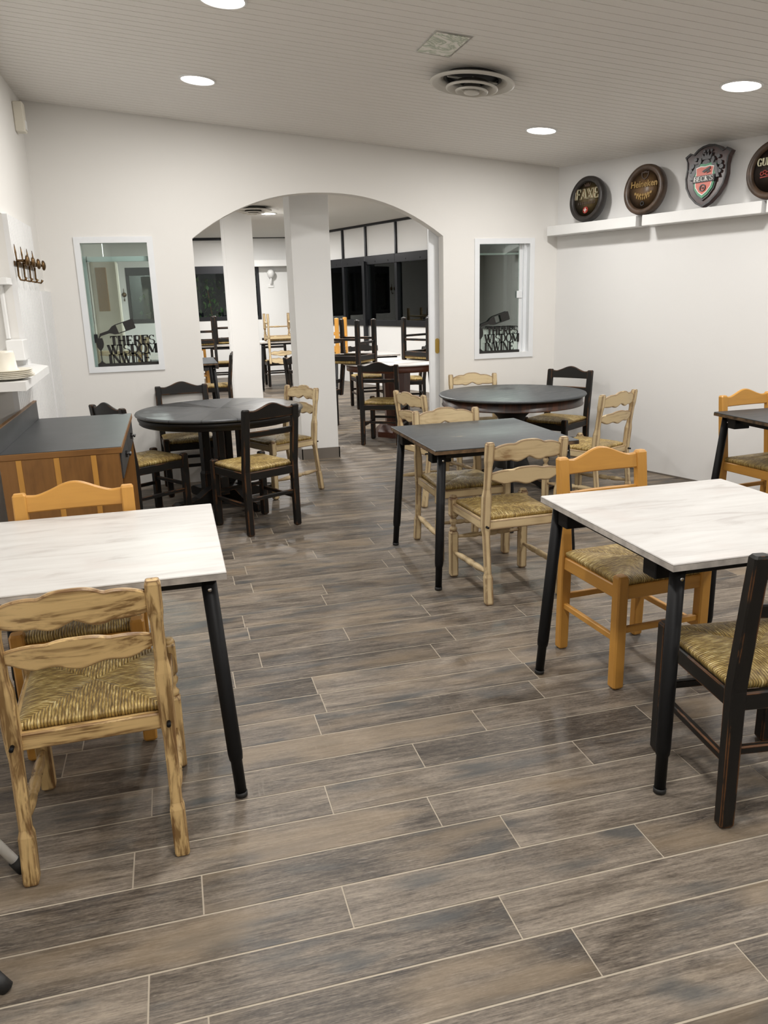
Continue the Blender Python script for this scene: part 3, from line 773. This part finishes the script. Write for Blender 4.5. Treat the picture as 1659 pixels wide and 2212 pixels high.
# ------------------------------------------------------------------ rectangular tables
def rtable(name, x0, x1, y0, y1, topm, edgem, label, group, zt=.77, brackets=True):
    cx, cy = (x0 + x1) / 2, (y0 + y1) / 2; a, b = (x1 - x0) / 2, (y1 - y0) / 2
    t = thing(name, (cx, cy, 0), 0, label, 'table', group)
    m = MB().box(-a, a, -b, b, zt - .006, zt, .003).box(-a + .0005, a - .0005, -b + .0005, b - .0005, zt - .024, zt - .006, mi=1)
    m.build('tabletop', [topm, edgem], t)
    f = MB(); i = .055; z1 = zt - .024
    for s in (-1, 1):
        f.box(-a + i, a - i, s * (b - i) - .012, s * (b - i) + .012, z1 - .03, z1, .002)
        f.box(s * (a - i) - .012, s * (a - i) + .012, -b + i, b - i, z1 - .03, z1, .002)
    f.build('frame', BLKMET, t)
    for sx in (-1, 1):
        for sy in (-1, 1):
            p0 = Vector((sx * (a - i), sy * (b - i), z1 - .001)); p1 = Vector((sx * (a - .012), sy * (b - .005), .006))
            q = lambda u: p0.lerp(p1, u)
            m = MB().tube([q(0), q(.80), q(.83), q(.835), q(1)], [.0235, .0235, .0215, .0185, .0180], 18)
            lg = m.build('leg', BLKMET, t)
            MB().tube([q(.985), q(1.005)], [.0205, .0195], 16).build('foot_cap', RUBBER, lg)
            MB().tube([q(.05) + Vector((0, -.0225, 0)), q(.05) + Vector((0, -.0255, 0))], .006, 10).build('bolt', CHROME, lg)
    if brackets:
        for sy in (-1, 1):
            MB().box(-a + .02, -a + .13, sy * (b - .15) - .035, sy * (b - .15) + .035, z1 - .065, z1 - .002, .003).build('bracket', BLKMET, t)
    return t
EDGEW = plain('worn_white_edge', (.40, .37, .34), .5, var=.3, sc=20)
EDGEB = plain('worn_black_edge', (.10, .06, .03), .5, var=.8, sc=26)
WG, KG = 'whitewashed rectangular tables', 'black rectangular tables'
rtable('white_table', -.72, .100, 2.28, 3.14, TOPWHT, EDGEW, 'whitewashed table with black legs in the left foreground', WG)
rtable('white_table', 1.362, 2.19, 1.90, 2.778, TOPWHT, EDGEW, 'whitewashed table with black splayed legs in the right foreground', WG)
rtable('black_table', 1.275, 2.10, 3.83, 4.695, TOPBLK, EDGEB, 'black topped square table with black legs in the middle of the room', KG)
rtable('black_table', 3.36, 4.18, 3.50, 4.385, TOPBLK, EDGEB, 'black topped table near the right wall, cut by the photo edge', KG)

# ------------------------------------------------------------------ round tables
t = thing('round_table', (.33, 6.25, 0), .52, 'black round table with sunburst top and sled foot pedestal, left of the arch', 'table', 'round tables')
r = .64
MB().lathe([(.002, .7495), (r - .02, .7495), (r - .006, .747), (r, .738), (r - .002, .730), (r - .014, .724), (r - .03, .722), (.002, .722)], 96).build('tabletop', SUNB, t)
MB().lathe([(r - .055, .722), (r - .022, .720), (r - .016, .705), (r - .022, .690), (r - .03, .686), (r - .026, .670), (r - .036, .662), (r - .06, .662)], 96, caps=False).build('apron', BLACK['x'], t)
for i in range(4):
    a = PI / 4 + i * PI / 2; X, Y = .145 * math.cos(a), .145 * math.sin(a)
    MB().loft([sq_ring(X, Y, z, w, w, .008) for z, w in ((.10, .042), (.24, .042), (.26, .034), (.60, .034), (.62, .042), (.70, .044))]).build('pedestal_post', BLACK['z'], t)
MB().box(-.2, .2, -.2, .2, .66, .72, .01).build('top_block', BLACK['x'], t)
for i in range(4):
    a = i * PI / 2; M = rotz(a)
    up = [(.0, .15), (.14, .15), (.20, .125), (.27, .085), (.33, .07), (.44, .075), (.47, .06), (.47, .012), (.45, 0), (.36, 0), (.33, .02), (.1, .02), (0, .02)]
    MB().prism([up], -.042, .042, M).build('foot', BLACK['x'], t)

t = thing('round_table', (2.68, 6.04, 0), .5, 'black worn round table on trumpet pedestal in the right corner', 'table', 'round tables')
r = .60
MB().lathe([(.002, .7605), (r - .018, .7605), (r - .004, .757), (r, .749), (r - .006, .741), (r - .02, .738), (.002, .738)], 96).build('tabletop', TOPBLK, t)
MB().lathe([(r - .06, .738), (r - .030, .738), (r - .030, .680), (r - .024, .676), (r - .026, .668), (r - .06, .668)], 96, caps=False).build('apron', wood('worn_dark_apron', 'z', (.016, .011, .009), (.10, .035, .016), .40, .62, .5, .35, edge=((.25, .10, .04), 8, .44, .007)), t)
MB().lathe([(.27, .735), (.27, .700), (.235, .655), (.165, .61), (.115, .56), (.095, .49), (.09, .42), (.10, .30), (.13, .22), (.16, .14), (.16, .09)], 48).build('pedestal', BLACK['z'], t)
for i in range(4):
    up = [(.0, .17), (.14, .16), (.22, .10), (.32, .065), (.40, .05), (.42, .03), (.41, 0), (.34, 0), (.28, .03), (.12, .06), (0, .06)]
    MB().prism([up], -.04, .04, rotz(i * PI / 2)).build('foot', BLACK['x'], t)

# ------------------------------------------------------------------ sideboard at the left wall
def sideboard():
    X0, X1, Y0, Y1, Z = -.897, -.295, 4.27, 5.60, .835
    t = thing('sideboard', ((X0 + X1) / 2, (Y0 + Y1) / 2, 0), 0, 'wooden sideboard with black top and back splash along the left wall', 'cabinet')
    a = (X1 - X0) / 2; b = (Y1 - Y0) / 2
    m = MB().box(-a, a, -b, b, Z - .003, Z, .001).box(-a, a + .002, -b - .002, b + .002, Z - .034, Z - .003, .002, mi=1)
    m.build('worktop', [DARKLAM, SIDEWD['x']], t)
    m = MB().box(-a + .0, -a + .018, -b, b, Z, Z + .115, .001).box(-a - .001, -a + .019, -b - .001, b + .001, Z + .115, Z + .121, mi=1)
    m.build('back_splash', [DARKLAM, SIDEWD['y']], t)
    for s in (-1, 1):
        m = MB().box(-a + .01, a - .015, s * (b - .012) - .01, s * (b - .012) + .01, .02, Z - .034, .002)
        p = m.build('side_panel', SIDEWD['z'], t)
        for k in (-.2, -.02, .16) if s < 0 else ():
            MB().box(k - .013, k + .013, s * (b - .001) - .0015, s * (b - .001) + .0015, .03, Z - .036).build('strip', ORANGE['z'], p)
        MB().box(a - .017, a - .012, s * (b - .012) - .011, s * (b - .012) + .011, .02, Z - .034).build('edge_band', SIDEWD['z'], t)
    MB().box(-a + .01, -a + .02, -b + .02, b - .02, .02, Z - .034).build('back_panel', SIDEWD['z'], t)
    MB().box(-a + .02, a - .02, -b + .02, b - .02, .06, .08).build('bottom_shelf', SIDEWD['y'], t)
    MB().box(-a + .02, a - .02, -b + .02, b - .02, .64, .655).build('drawer_floor', SIDEWD['y'], t)
    for s in (-1, 1):
        y0, y1 = (-b + .025, -.008) if s < 0 else (.008, b - .025)
        d = MB().box(a - .018, a - .004, y0, y1, .66, Z - .038, .002).build('drawer', DARKLAM, t)
        for q in (.5,):
            yy = y0 + (y1 - y0) * q
            m = MB().tube([(a - .004, yy, .735), (a + .018, yy, .735)], .006, 12)
            m.bar((a + .022, yy - .035, .735), (a + .022, yy + .035, .735), .014, .014, .005).bar((a - .002, yy, .715), (a - .002, yy, .755), .02, .004, .001)
            m.build('handle', CASTBLK, d)
    MB().box(-.004 + a - .012, a - .005, -.006, .006, .655, Z - .036).build('divider', SIDEWD['z'], t)
sideboard()

# ------------------------------------------------------------------ left wall: boarding, niche unit, shelf, hooks
def boarding(y0, y1, z1, th, pitch=.06):
    prof = [(y0, 0)]; y = y0
    while y < y1 - .001:
        e = min(y + pitch, y1)
        prof += [(y, th), (e - .008, th), (e - .004, th - .004), (e, th - .002)]; y = e
    prof += [(y1, 0)]
    vs = [(XL + a, yy, 0) for yy, a in prof] + [(XL + a, yy, z1) for yy, a in prof]; n = len(prof)
    return MB().add(vs, [(i, (i + 1) % n, n + (i + 1) % n, n + i) for i in range(n)] + [tuple(range(n)), tuple(range(n, 2 * n))[::-1]])
struct('trim_5', boarding(5.63, 6.58, 2.11, .030), PANEL)
struct('trim_7', boarding(5.12, 5.63, 1.135, .030), PANEL)
struct('trim_6', boarding(6.58, YB, 1.66, .04, .09), PANEL)
def niche():
    t = thing('niche_shelf', (XL - .05, 5.55, 1.3), 0, 'small white shelf and box fitting in the recess of the left wall above the counter', 'shelf')
    MB().box(-.17, .055, -.10, .078, .385, .425, .002).build('shelf_board', WHITE, t)
    MB().box(-.02, .0, .03, .078, .055, .385, .002).build('batten', WHITE, t)
    MB().box(-.005, .095, -.10, .078, -.075, .05, .004).build('box', WHITE, t)
niche()
def counter():
    t = thing('wall_counter', (XL, 5.0, 1.185), 0, 'thick white counter board with cut corner on the left wall, holding the plates', 'shelf')
    P = [(-.20, -.66), (.21, -.66), (.175, .45), (.032, .75), (.032, .64), (-.20, .64)]
    rings = [[(a, b, z) for a, b in P] for z in (-.045, -.042, -.002, 0)]
    MB().loft(rings).build('board', WHITE, t)
counter()
# plates
pc = (-.83, 4.50)
for k in range(5):
    o = MB().lathe([(.002, 0), (.06, 0), (.10, .008), (.13, .016), (.131, .019), (.10, .012), (.06, .004), (.002, .004)], 40).build('plate', CREAM)
    o.location = (pc[0] + random.uniform(-.006, .006), pc[1] + random.uniform(-.008, .008), 1.186 + k * .0085)
    tag(o, ['lowest', 'second from the bottom', 'middle', 'second from the top', 'topmost'][k] + ' cream plate of the stack on the white counter', 'plate', 'cream plates on the wall counter')
o = MB().lathe([(.075, 0), (.076, .004), (.066, .01), (.058, .09), (.055, .10), (.002, .102)], 36).build('bowl', CREAM)
o.location = (pc[0] - .01, pc[1] + .0, 1.186 + 4 * .0085 + .012); tag(o, 'cream pot turned upside down on the stack of plates', 'bowl')
o = MB().lathe([(.10, 0), (.115, .004), (.118, .008), (.09, .01), (.002, .012)], 5).build('napkin', WHITEP)
# hook rack
def hooks():
    labs = ['nearest', 'second', 'third', 'farthest']
    t = thing('coat_rack', (XL + .031, 5.98, 1.83), 0, 'row of antique bronze coat hooks on the white boarding of the left wall', 'coat hooks')
    MB().box(0, .006, -.36, .48, -.03, .0, .002).build('rail', BRONZE, t)
    for i in range(4):
        y = -.33 + .235 * i
        m = MB().tube([(.012, y, .10), (.014, y, .05), (.016, y, -.02), (.014, y, -.09), (.022, y, -.115), (.045, y, -.12), (.058, y, -.10)], [.002, .006, .007, .006, .006, .006, .009], 10)
        hk = m.build('hook', BRONZE, t)
        m = MB().tube([(.012, y, 0), (.07, y, 0)], .009, 10)
        m.lathe([(.002, 0), (.03, .004), (.036, .012), (.03, .020), (.016, .026), (.002, .028)], 20, Matrix.Translation((.065, y, 0)) @ Matrix.Rotation(PI / 2, 4, 'Y'))
        m.build('knob', BRONZE, hk)
hooks()
D.objects.remove(D.objects['napkin'])

# white tubular stool, mostly outside the frame at left
def stool():
    t = thing('folding_stool', (-.74, 1.92, 0), 0, 'white tubular folding stool whose black-capped feet show at the lower left edge', 'stool')
    for y, fx in ((2.115, -.548), (1.69, -.520)):
        p = Vector((fx, y, .012)); q = Vector((fx - .30, y - .0, .55)); dv = Vector((.74, -1.92, 0))
        lg = MB().tube([p + dv, p.lerp(q, .5) + dv, q + dv], .0135, 16).build('leg', WHTMET, t)
        MB().tube([p.lerp(q, -.018) + dv, p.lerp(q, .05) + dv], .0175, 16).build('foot_cap', RUBBER, lg)
        p = Vector((fx - .32, y, .012)); q = Vector((fx - .04, y, .55))
        p.x = max(p.x, -.90); lg = MB().tube([p + dv, q + dv + Vector((-.22, 0, 0))], .0125, 16).build('leg', WHTMET, t)
        MB().tube([p + dv + Vector((0, 0, -.01)), p + dv + Vector((0.004, 0, .03))], .0165, 16).build('foot_cap', RUBBER, lg)
    MB().box(-.15, .03, -.24, .20, .55, .575, .008).build('seat', WHTMET, t)
stool()

# ------------------------------------------------------------------ wall shelves and brewery signs
SG = 'white floating shelves on the right wall'
for i, (s0, s1, lb) in enumerate(((-1.035, -.03, 'white floating shelf nearest the corner on the right wall'), (-2.125, -1.095, 'white floating shelf in the middle of the row on the right wall'),
                                  (-3.3, -2.16, 'white floating shelf at the right edge of the photo'))):
    o = MB().box(s0, s1, -.165, 0, 2.04, 2.122, .003).build('floating_shelf', WHITE, M=MR); tag(o, lb, 'shelf', SG)
def sign_frame(s, z, tilt, label):
    t = thing('brewery_sign', (0, 0, 0), 0, label, 'sign')
    lean = math.radians(5)
    t.matrix_world = MR @ Matrix.Translation((s, -.115, 2.124)) @ Matrix.Rotation(-lean, 4, 'X') @ Matrix.Rotation(0, 4, 'Y')
    t.matrix_world = MR @ Matrix.Translation((s, -.115, 2.1245)) @ Matrix.Rotation(-lean, 4, 'X')
    return t
# sign-local frame: x along wall (away), y outward(into wall), z up; front faces -y ; viewer's right is -x, so mirror x for writing
FL = Matrix.Diagonal((-1, 1, 1, 1))
RX = Matrix.Rotation(PI / 2, 4, 'X')      # lathe axis z -> -y
def barrel(t, R, rimm, fieldm, thick=.075):
    T = Matrix.Translation((0, 0, R)) @ RX
    MB().lathe([(.002, -.02), (R - .012, -.02), (R, -.008), (R + .004, .02), (R, .048), (R - .01, .056), (R - .032, .056), (R - .042, .046), (R - .046, .034)], 72, T, caps=False).build('rim', rimm, t)
    MB().lathe([(R - .044, .034), (.002, .035)], 60, T).build('field', fieldm, t)
def rel(t, name, m, build_fn):
    mb = MB(); build_fn(mb); return mb.build(name, m, t)
YF = -.035
def crown(mb, cx, cz, w, h, y0, y1):
    P = [(cx - w / 2, cz), (cx + w / 2, cz), (cx + w * .6, cz + h), (cx + w * .3, cz + h * .45), (cx + w * .15, cz + h * 1.15), (cx, cz + h * .5), (cx - w * .15, cz + h * 1.15), (cx - w * .3, cz + h * .45), (cx - w * .6, cz + h)]
    mb.prism([P], y0, y1, FL)
def disc(mb, cx, cz, r, y0, y1, n=24, rz=None):
    mb.prism([[(cx + r * math.cos(2 * PI * i / n), cz + (rz or r) * math.sin(2 * PI * i / n)) for i in range(n)]], y0, y1, FL)
def ringp(mb, cx, cz, r, w_, y0, y1, n=32):
    mb.prism([[(cx + r * math.cos(2 * PI * i / n), cz + r * math.sin(2 * PI * i / n)) for i in range(n)], [(cx + (r - w_) * math.cos(2 * PI * i / n), cz + (r - w_) * math.sin(2 * PI * i / n)) for i in range(n)]], y0, y1, FL)
# FAXE
R = .185
t = sign_frame(-.47, 0, 0, 'round dark barrel-head sign reading FAXE, nearest the corner on the shelf')
barrel(t, R, CASTRIM2, plain('olive_brown_field', (.085, .060, .025), .4, var=.3, sc=14, bump=.3))
tw = text_width('FAXE', .085, .95, .04)
rel(t, 'letter_outline', CREAMP, lambda mb: letters(mb, 'FAXE', -tw / 2, R + .000, .085, .95, YF - .008, YF, .04, FL, fat=1.22))
rel(t, 'letters', CASTBRN, lambda mb: letters(mb, 'FAXE', -tw / 2, R + .000, .085, .95, YF - .010, YF, .04, FL, fat=.55))
rel(t, 'crown_relief', CAST, lambda mb: crown(mb, 0, R + .10, .06, .03, YF - .006, YF))
def fx(mb):
    for i in range(9): mb.box(-.096 + i * .0225, -.096 + i * .0225 + .012, YF - .005, YF, R - .045, R - .022, .002)
rel(t, 'relief_band', CAST, fx)
rel(t, 'red_medallion', DKRED, lambda mb: disc(mb, 0, R - .09, .028, YF - .006, YF))
def star(mb):
    P = []
    for i in range(8):
        a = PI / 4 * i; q = .021 if i % 2 == 0 else .007; P.append((q * math.cos(a), R - .09 + q * math.sin(a)))
    Q = [(x * .45, (z - R + .09) * .45 + R - .09) for x, z in P]
    mb.prism([P, Q], YF - .009, YF - .005, FL)
rel(t, 'star_relief', WHITEP, star)
# Heineken
R = .19
t = sign_frame(-1.075, 0, 0, 'round brown barrel-head sign reading Heineken, between the FAXE sign and the shield')
barrel(t, R, CASTRIM, CASTBRN)
def textmesh(body, size, ext, t, name, m, x, z, y, bold=.0, shear=0):
    cu = D.curves.new(name, 'FONT'); cu.body = body; cu.size = size; cu.extrude = ext; cu.offset = bold; cu.align_x = 'CENTER'; cu.shear = shear; cu.resolution_u = 3
    ob = D.objects.new(name, cu); COL.objects.link(ob); bpy.context.view_layer.update()
    me = D.meshes.new_from_object(ob.evaluated_get(bpy.context.evaluated_depsgraph_get())); D.objects.remove(ob)
    me.name = name
    # text plane XY -> sign plane: x -> -x , y -> z, z -> -y
    me.transform(Matrix(((-1, 0, 0, x), (0, 0, -1, y), (0, 1, 0, z), (0, 0, 0, 1))))
    me.materials.clear(); me.materials.append(m)
    o = D.objects.new(name, me); COL.objects.link(o); o.parent = t; return o
textmesh('Heineken', .068, .004, t, 'letters', GOLDP, 0, R + .022, YF - .004, .0016)
def shield(mb, cx, cz, w, h, y0, y1, hole=0):
    def sh(k): return [(cx + k * a * w, cz + k * b * h) for a, b in ((-.5, .5), (-.2, .42), (0, .5), (.2, .42), (.5, .5), (.46, 0), (.3, -.3), (0, -.5), (-.3, -.3), (-.46, 0))]
    mb.prism([sh(1)] + ([sh(hole)] if hole else []), y0, y1, FL)
rel(t, 'shield_relief', CAST, lambda mb: (shield(mb, 0, R + .105, .075, .062, YF - .006, YF, .72), crown(mb, 0, R + .128, .03, .014, YF - .008, YF)))
def orn(mb):
    for i in range(7):
        x = -.075 + i * .025; z = R - .022 - .018 * math.cos((i - 3) * .45)
        disc(mb, x, z, .011, YF - .008, YF, 10); disc(mb, x * .8, z - .026, .006, YF - .007, YF, 8, .013)
    for s in (-1, 1): mb.prism([[(s * .08, R - .03), (s * .09, R - .015), (s * .03, R - .045), (s * .02, R - .06)]], YF - .007, YF, FL)
rel(t, 'gold_ornament', GOLDP, orn)
rel(t, 'bung_relief', CASTBLK, lambda mb: ringp(mb, 0, R - .105, .018, .007, YF - .006, YF))
# Beck's shield
t = sign_frame(-1.63, 0, 0, "dark carved shield sign with red field reading BECK'S on the middle shelf")
def bshape(k, dz=0):
    P = [(0, .0), (.06, .03), (.12, .085), (.16, .15), (.175, .22), (.168, .285), (.175, .34), (.195, .375), (.155, .400), (.125, .388), (.09, .418), (.05, .435), (0, .442)]
    P = P + [(-a, b) for a, b in P[-2:0:-1]]
    return [(a * k, (b - .22) * k + .22 + dz) for a, b in P]
T2 = FL
mb = MB(); mb.prism([bshape(1)], -.03, .012, T2); mb.build('board', plain('dark_mahogany_board', (.040, .014, .011), .32, var=.3, sc=20), t)
mb = MB(); mb.prism([bshape(1), bshape(.93)], -.036, -.03, T2); mb.build('border', CASTBLK, t)
def lions(mb):
    for s in (-1, 1):
        pts = [(.125, .20), (.11, .235), (.10, .27), (.085, .30), (.06, .305), (.07, .33), (.06, .352), (.045, .345), (.04, .32), (.055, .29), (.075, .255), (.09, .225), (.10, .20)]
        mb.prism([[(s * a, b) for a, b in pts]], -.048, -.03, FL)
        for a, b, q in ((.115, .30, .017), (.13, .27, .016), (.095, .345, .014), (.12, .24, .013), (.075, .28, .016), (.10, .255, .015)): disc(mb, s * a, b, q, -.046, -.03, 10)
    crown(mb, 0, .335, .07, .045, -.048, -.03); disc(mb, 0, .315, .03, -.044, -.03, 12, .02)
    for i in (-1, 0, 1): disc(mb, i * .03, .395, .010, -.042, -.03, 8)
rel(t, 'coat_of_arms', CASTGRY, lions)
def bsh(k, w=.085, c=.19, h=.12):
    P = [(0, -1), (.45, -.8), (.85, -.45), (1, .05), (.92, .45), (1, .85), (.5, .93), (0, .88)]
    P = P + [(-a, b) for a, b in P[-2:0:-1]]
    return [(a * w * k, c + b * h * k) for a, b in P]
rel(t, 'black_field', CASTBLK, lambda mb: mb.prism([bsh(1.2)], -.040, -.03, FL))
rel(t, 'green_border', GREENP, lambda mb: mb.prism([bsh(1.06)], -.046, -.03, FL))
rel(t, 'white_border', WHITEP, lambda mb: mb.prism([bsh(.90), bsh(.84)], -.0505, -.03, FL))
rel(t, 'red_field', REDP, lambda mb: mb.prism([bsh(.84)], -.050, -.03, FL))
rel(t, 'emblem', CASTBLK, lambda mb: (ringp(mb, 0, .135, .026, .008, -.056, -.049), disc(mb, 0, .135, .008, -.056, -.049, 12), mb.prism([[(.0, .24), (.05, .265), (.045, .28), (0, .262), (-.02, .25)]], -.055, -.049, FL), mb.prism([[(.02, .235), (.055, .245), (.03, .262)]], -.055, -.049, FL)))
rel(t, 'name_banner', CASTBLK, lambda mb: mb.prism([[(-.092, .175), (.092, .175), (.092, .222), (-.092, .222)]], -.055, -.03, FL))
tw = text_width("BECK'S", .036, 1.0, .06)
rel(t, 'letters', WHITEP, lambda mb: letters(mb, "BECK'S", -tw / 2, .181, .036, 1.0, -.060, -.055, .06, FL, fat=.9))
# Guinness
R = .195
t = sign_frame(-2.17, 0, 0, 'round dark barrel-head sign with cream GUINNESS lettering at the right edge of the photo')
barrel(t, R, CASTRIM, plain('dark_brown_field', (.030, .018, .012), .4, var=.3, sc=14, bump=.3))
tw = text_width('GUINNESS', .052, .72, .05)
rel(t, 'letters', CREAMP, lambda mb: letters(mb, 'GUINNESS', -tw / 2, R + .030, .052, .72, YF - .010, YF, .05, FL))
def gsc(mb):
    for i in range(9):
        x = -.08 + i * .02; ringp(mb, x, R - .02 + .008 * math.sin(i * 1.7), .014, .005, YF - .007, YF, 12)
    mb.prism([[(-.09, R - .05), (.08, R - .035), (.08, R - .03), (-.09, R - .043)]], YF - .007, YF, FL)
rel(t, 'red_ornament', DKRED, gsc)
rel(t, 'bung_relief', CASTBLK, lambda mb: ringp(mb, .01, R - .075, .018, .007, YF - .006, YF))

# ------------------------------------------------------------------ far room furniture
t = thing('round_table', (2.46, 8.75, 0), .3, 'round table with white top and mahogany apron in the far room behind the arch', 'table', 'round tables')
r = .60; ZT = .835
MB().lathe([(.002, ZT), (r - .004, ZT), (r, ZT - .005), (r, ZT - .013), (.002, ZT - .014)], 80).build('tabletop', TOPWHT, t)
MB().lathe([(r - .06, ZT - .014), (r - .03, ZT - .014), (r - .035, ZT - .08), (r - .05, ZT - .086), (r - .08, ZT - .086)], 80, caps=False).build('apron', MAHOG['x'], t)
MB().lathe([(.30, ZT - .014), (.30, ZT - .08), (.16, ZT - .11), (.145, .14), (.20, .12)], 8, smooth=False).build('pedestal', MAHOG['z'], t)
MB().lathe([(.27, .0), (.27, .06), (.25, .085), (.20, .13), (.15, .14)], 8, smooth=False).build('base', MAHOG['x'], t)
place(P_BLACK, 2.20, 8.32, -29.5, 'black chair in the far room in front of the round white-topped table', BG)
UG = 'chairs turned upside down on the far room tables'
UK = .476 - .004; UC = .475 - .004
place(P_BLACK, 1.94, 8.77, 48.7, 'black chair upside down on the left side of the far round table', UG, True, ZT + UK)
place(P_BLACK, 2.88, 8.86, -62, 'black chair upside down on the right side of the far round table', UG, True, ZT + UK)
rtable('white_table', 2.00, 2.90, 10.10, 10.90, TOPWHT, EDGEW, 'white table behind the far round table, beside the window wall', WG, zt=.82, brackets=False)
place(P_ORANGE, 2.02, 10.55, 62, 'honey wooden chair upside down behind the far round table', UG, True, .82 + UK)
place(P_BLACK, 3.12, 10.55, 80, 'black chair pushed up to the white table by the window wall', BG)
place(P_BLACK, 2.72, 11.20, 180, 'black chair behind the white table by the window wall', BG)
place(P_BLACK, 1.66, 9.75, -60, 'black chair standing between the pillar and the far round table', BG)
place(P_BLACK, 3.22, 8.20, 55, 'black chair at the window side of the far round table', BG)
rtable('black_table', -.27, .548, 10.0, 11.1, TOPBLK, EDGEB, 'black topped table in the far room seen past the left side of the arch', KG, zt=.82, brackets=False)
place(P_BLACK, .53, 11.0, 84, 'black chair at the black table in the far room, left of the column', BG)
rtable('white_table', .20, 1.15, 14.0, 14.8, TOPWHT, EDGEW, 'white table at the far window left of the column', WG, zt=.82, brackets=False)
place(P_BLACK, .55, 14.17, 180, 'black chair upside down on the white table left of the column', UG, True, .82 + UK)
place(P_BLACK, 1.0, 14.50, -90, 'black chair upside down at the right end of the white table left of the column', UG, True, .82 + UK)
place(P_ORANGE, .42, 15.02, 182, 'honey wooden chair at the far window left of the column', OG)
place(P_BLACK, .92, 15.10, 175, 'black chair at the far window left of the column', BG)
rtable('white_table', 1.50, 2.30, 14.0, 14.75, TOPWHT, EDGEW, 'white table between the column and the pillar near the end wall', WG, zt=.84, brackets=False)
place(P_PALE, 1.86, 14.17, 180, 'pale carved chair upside down with its back hanging in front of the white table', UG, True, .84 + UC)
place(P_BLACK, 1.90, 14.90, 182, 'black chair behind the white table between column and pillar', BG)
# seen through the left window
rtable('white_table', -1.05, -.33, 7.75, 8.55, TOPWHT, EDGEW, 'white table just behind the left inner window', WG, brackets=False)
place(P_PALE, -.49, 8.15, -80, 'pale carved chair upside down behind the left inner window', UG, True, .77 + UC)
place(P_BLACK, -.10, 9.45, 60, 'black chair standing behind the left inner window', BG)
# heater cabinet
t = thing('heater_cabinet', (-.56, 9.15, 0), 0, 'tall cream air unit with brown grille behind the left inner window', 'air conditioner')
MB().box(-.17, .10, -.10, .12, 0, 1.98, .015).build('cabinet', CREAM, t)
m = MB().box(-.12, -.01, -.108, -.099, 1.48, 1.92, .002)
for i in range(9): m.box(-.118 + i * .012, -.113 + i * .012, -.113, -.106, 1.485, 1.915)
m.build('grille', GRILLE, t)
# wall hooks and sconce at the end wall
for i, x in enumerate((-.92, -.78)):
    t = thing('coat_hook', (x, FARY, 1.72), 0, ['left', 'right'][i] + ' bronze coat hook on the end wall, seen through the left inner window', 'coat hook', 'coat hooks on the end wall')
    MB().lathe([(.002, 0), (.04, .004), (.045, .015), (.02, .028), (.002, .03)], 20, Matrix.Translation((0, 0, 0)) @ RX).build('knob', BRONZE, t)
    MB().tube([(0, -.02, .12), (0, -.02, 0), (0, -.02, -.08), (0, -.04, -.12), (0, -.07, -.10)], [.004, .01, .009, .009, .012], 10).build('hook', BRONZE, t)
t = thing('wall_sconce', (2.13, FARY, 1.98), 0, 'small white globe wall lamp on the end wall between column and pillar', 'wall lamp')
MB().lathe([(.002, .115), (.05, .10), (.075, .06), (.078, .03), (.06, -.02), (.03, -.05), (.002, -.055)], 28, Matrix.Translation((0, -.10, .05))).build('globe', WHITE, t)
MB().tube([(0, -.10, 0), (0, -.09, -.10), (0, 0, -.14)], .014, 12).box(-.06, .06, -.02, 0, -.19, -.13, .004).build('arm', WHITE, t)
t = thing('wall_speaker', (0, 0, 0), 0, 'cream wall box with looped cable at the left end of the transom windows', 'sensor')
t.matrix_world = MF @ Matrix.Translation((6.0, -.035, 2.36))
MB().box(-.07, .07, -.09, 0, -.17, .17, .01).build('housing', CREAM, t)
MB().tube([(0, -.02, .17), (.03, -.02, .25), (.10, -.02, .30), (.06, -.02, .38)], .006, 8).build('cable', CREAM, t)
# garden outside the end window
def shrub(x, y, h, n, label):
    t = thing('garden_shrub', (x, y, 0), 0, label, 'shrub', 'shrubs outside the far room windows')
    m = MB()
    for i in range(n):
        a = random.uniform(0, 2 * PI); rr = random.uniform(.02, .45); z = random.uniform(.9, h); s = random.uniform(.03, .065)
        M = Matrix.Translation((rr * math.cos(a), rr * math.sin(a) * .6, z)) @ Matrix.Rotation(random.uniform(0, 6), 4, 'Z') @ Matrix.Rotation(random.uniform(.3, 1.5), 4, 'X')
        m.add([(0, -s, 0), (s * .6, 0, .004), (0, s, 0), (-s * .6, 0, .004)], [(0, 1, 2, 3)], M)
    m.build('foliage', LEAF, t)
    MB().tube([(0, 0, 0), (.05, 0, 1), (-.05, .02, h)], [.02, .014, .006], 8).build('stem', SIDEWD['z'], t)
shrub(.9, 17.6, 2.0, 190, 'leafy shrub in the dark outside the end window, left of the column')
shrub(-.1, 17.6, 1.7, 150, 'lower leafy shrub in the dark outside the end window, seen left of the arch opening')
for q, lb in ((4.1, 'leafy shrub in the dark outside the window wall, near the pillar side'), (3.1, 'leafy shrub in the dark outside the window wall, middle of the three'), (2.2, 'leafy shrub in the dark outside the window wall, near the pocket door side')):
    v = PF + U * q + NRM * .75; shrub(v.x, v.y, 2.1, 120, lb)
for p_ in (P_BLACK, P_ORANGE, P_PALE, P_BURNT): assert p_.name in used
print('objects', len(D.objects))
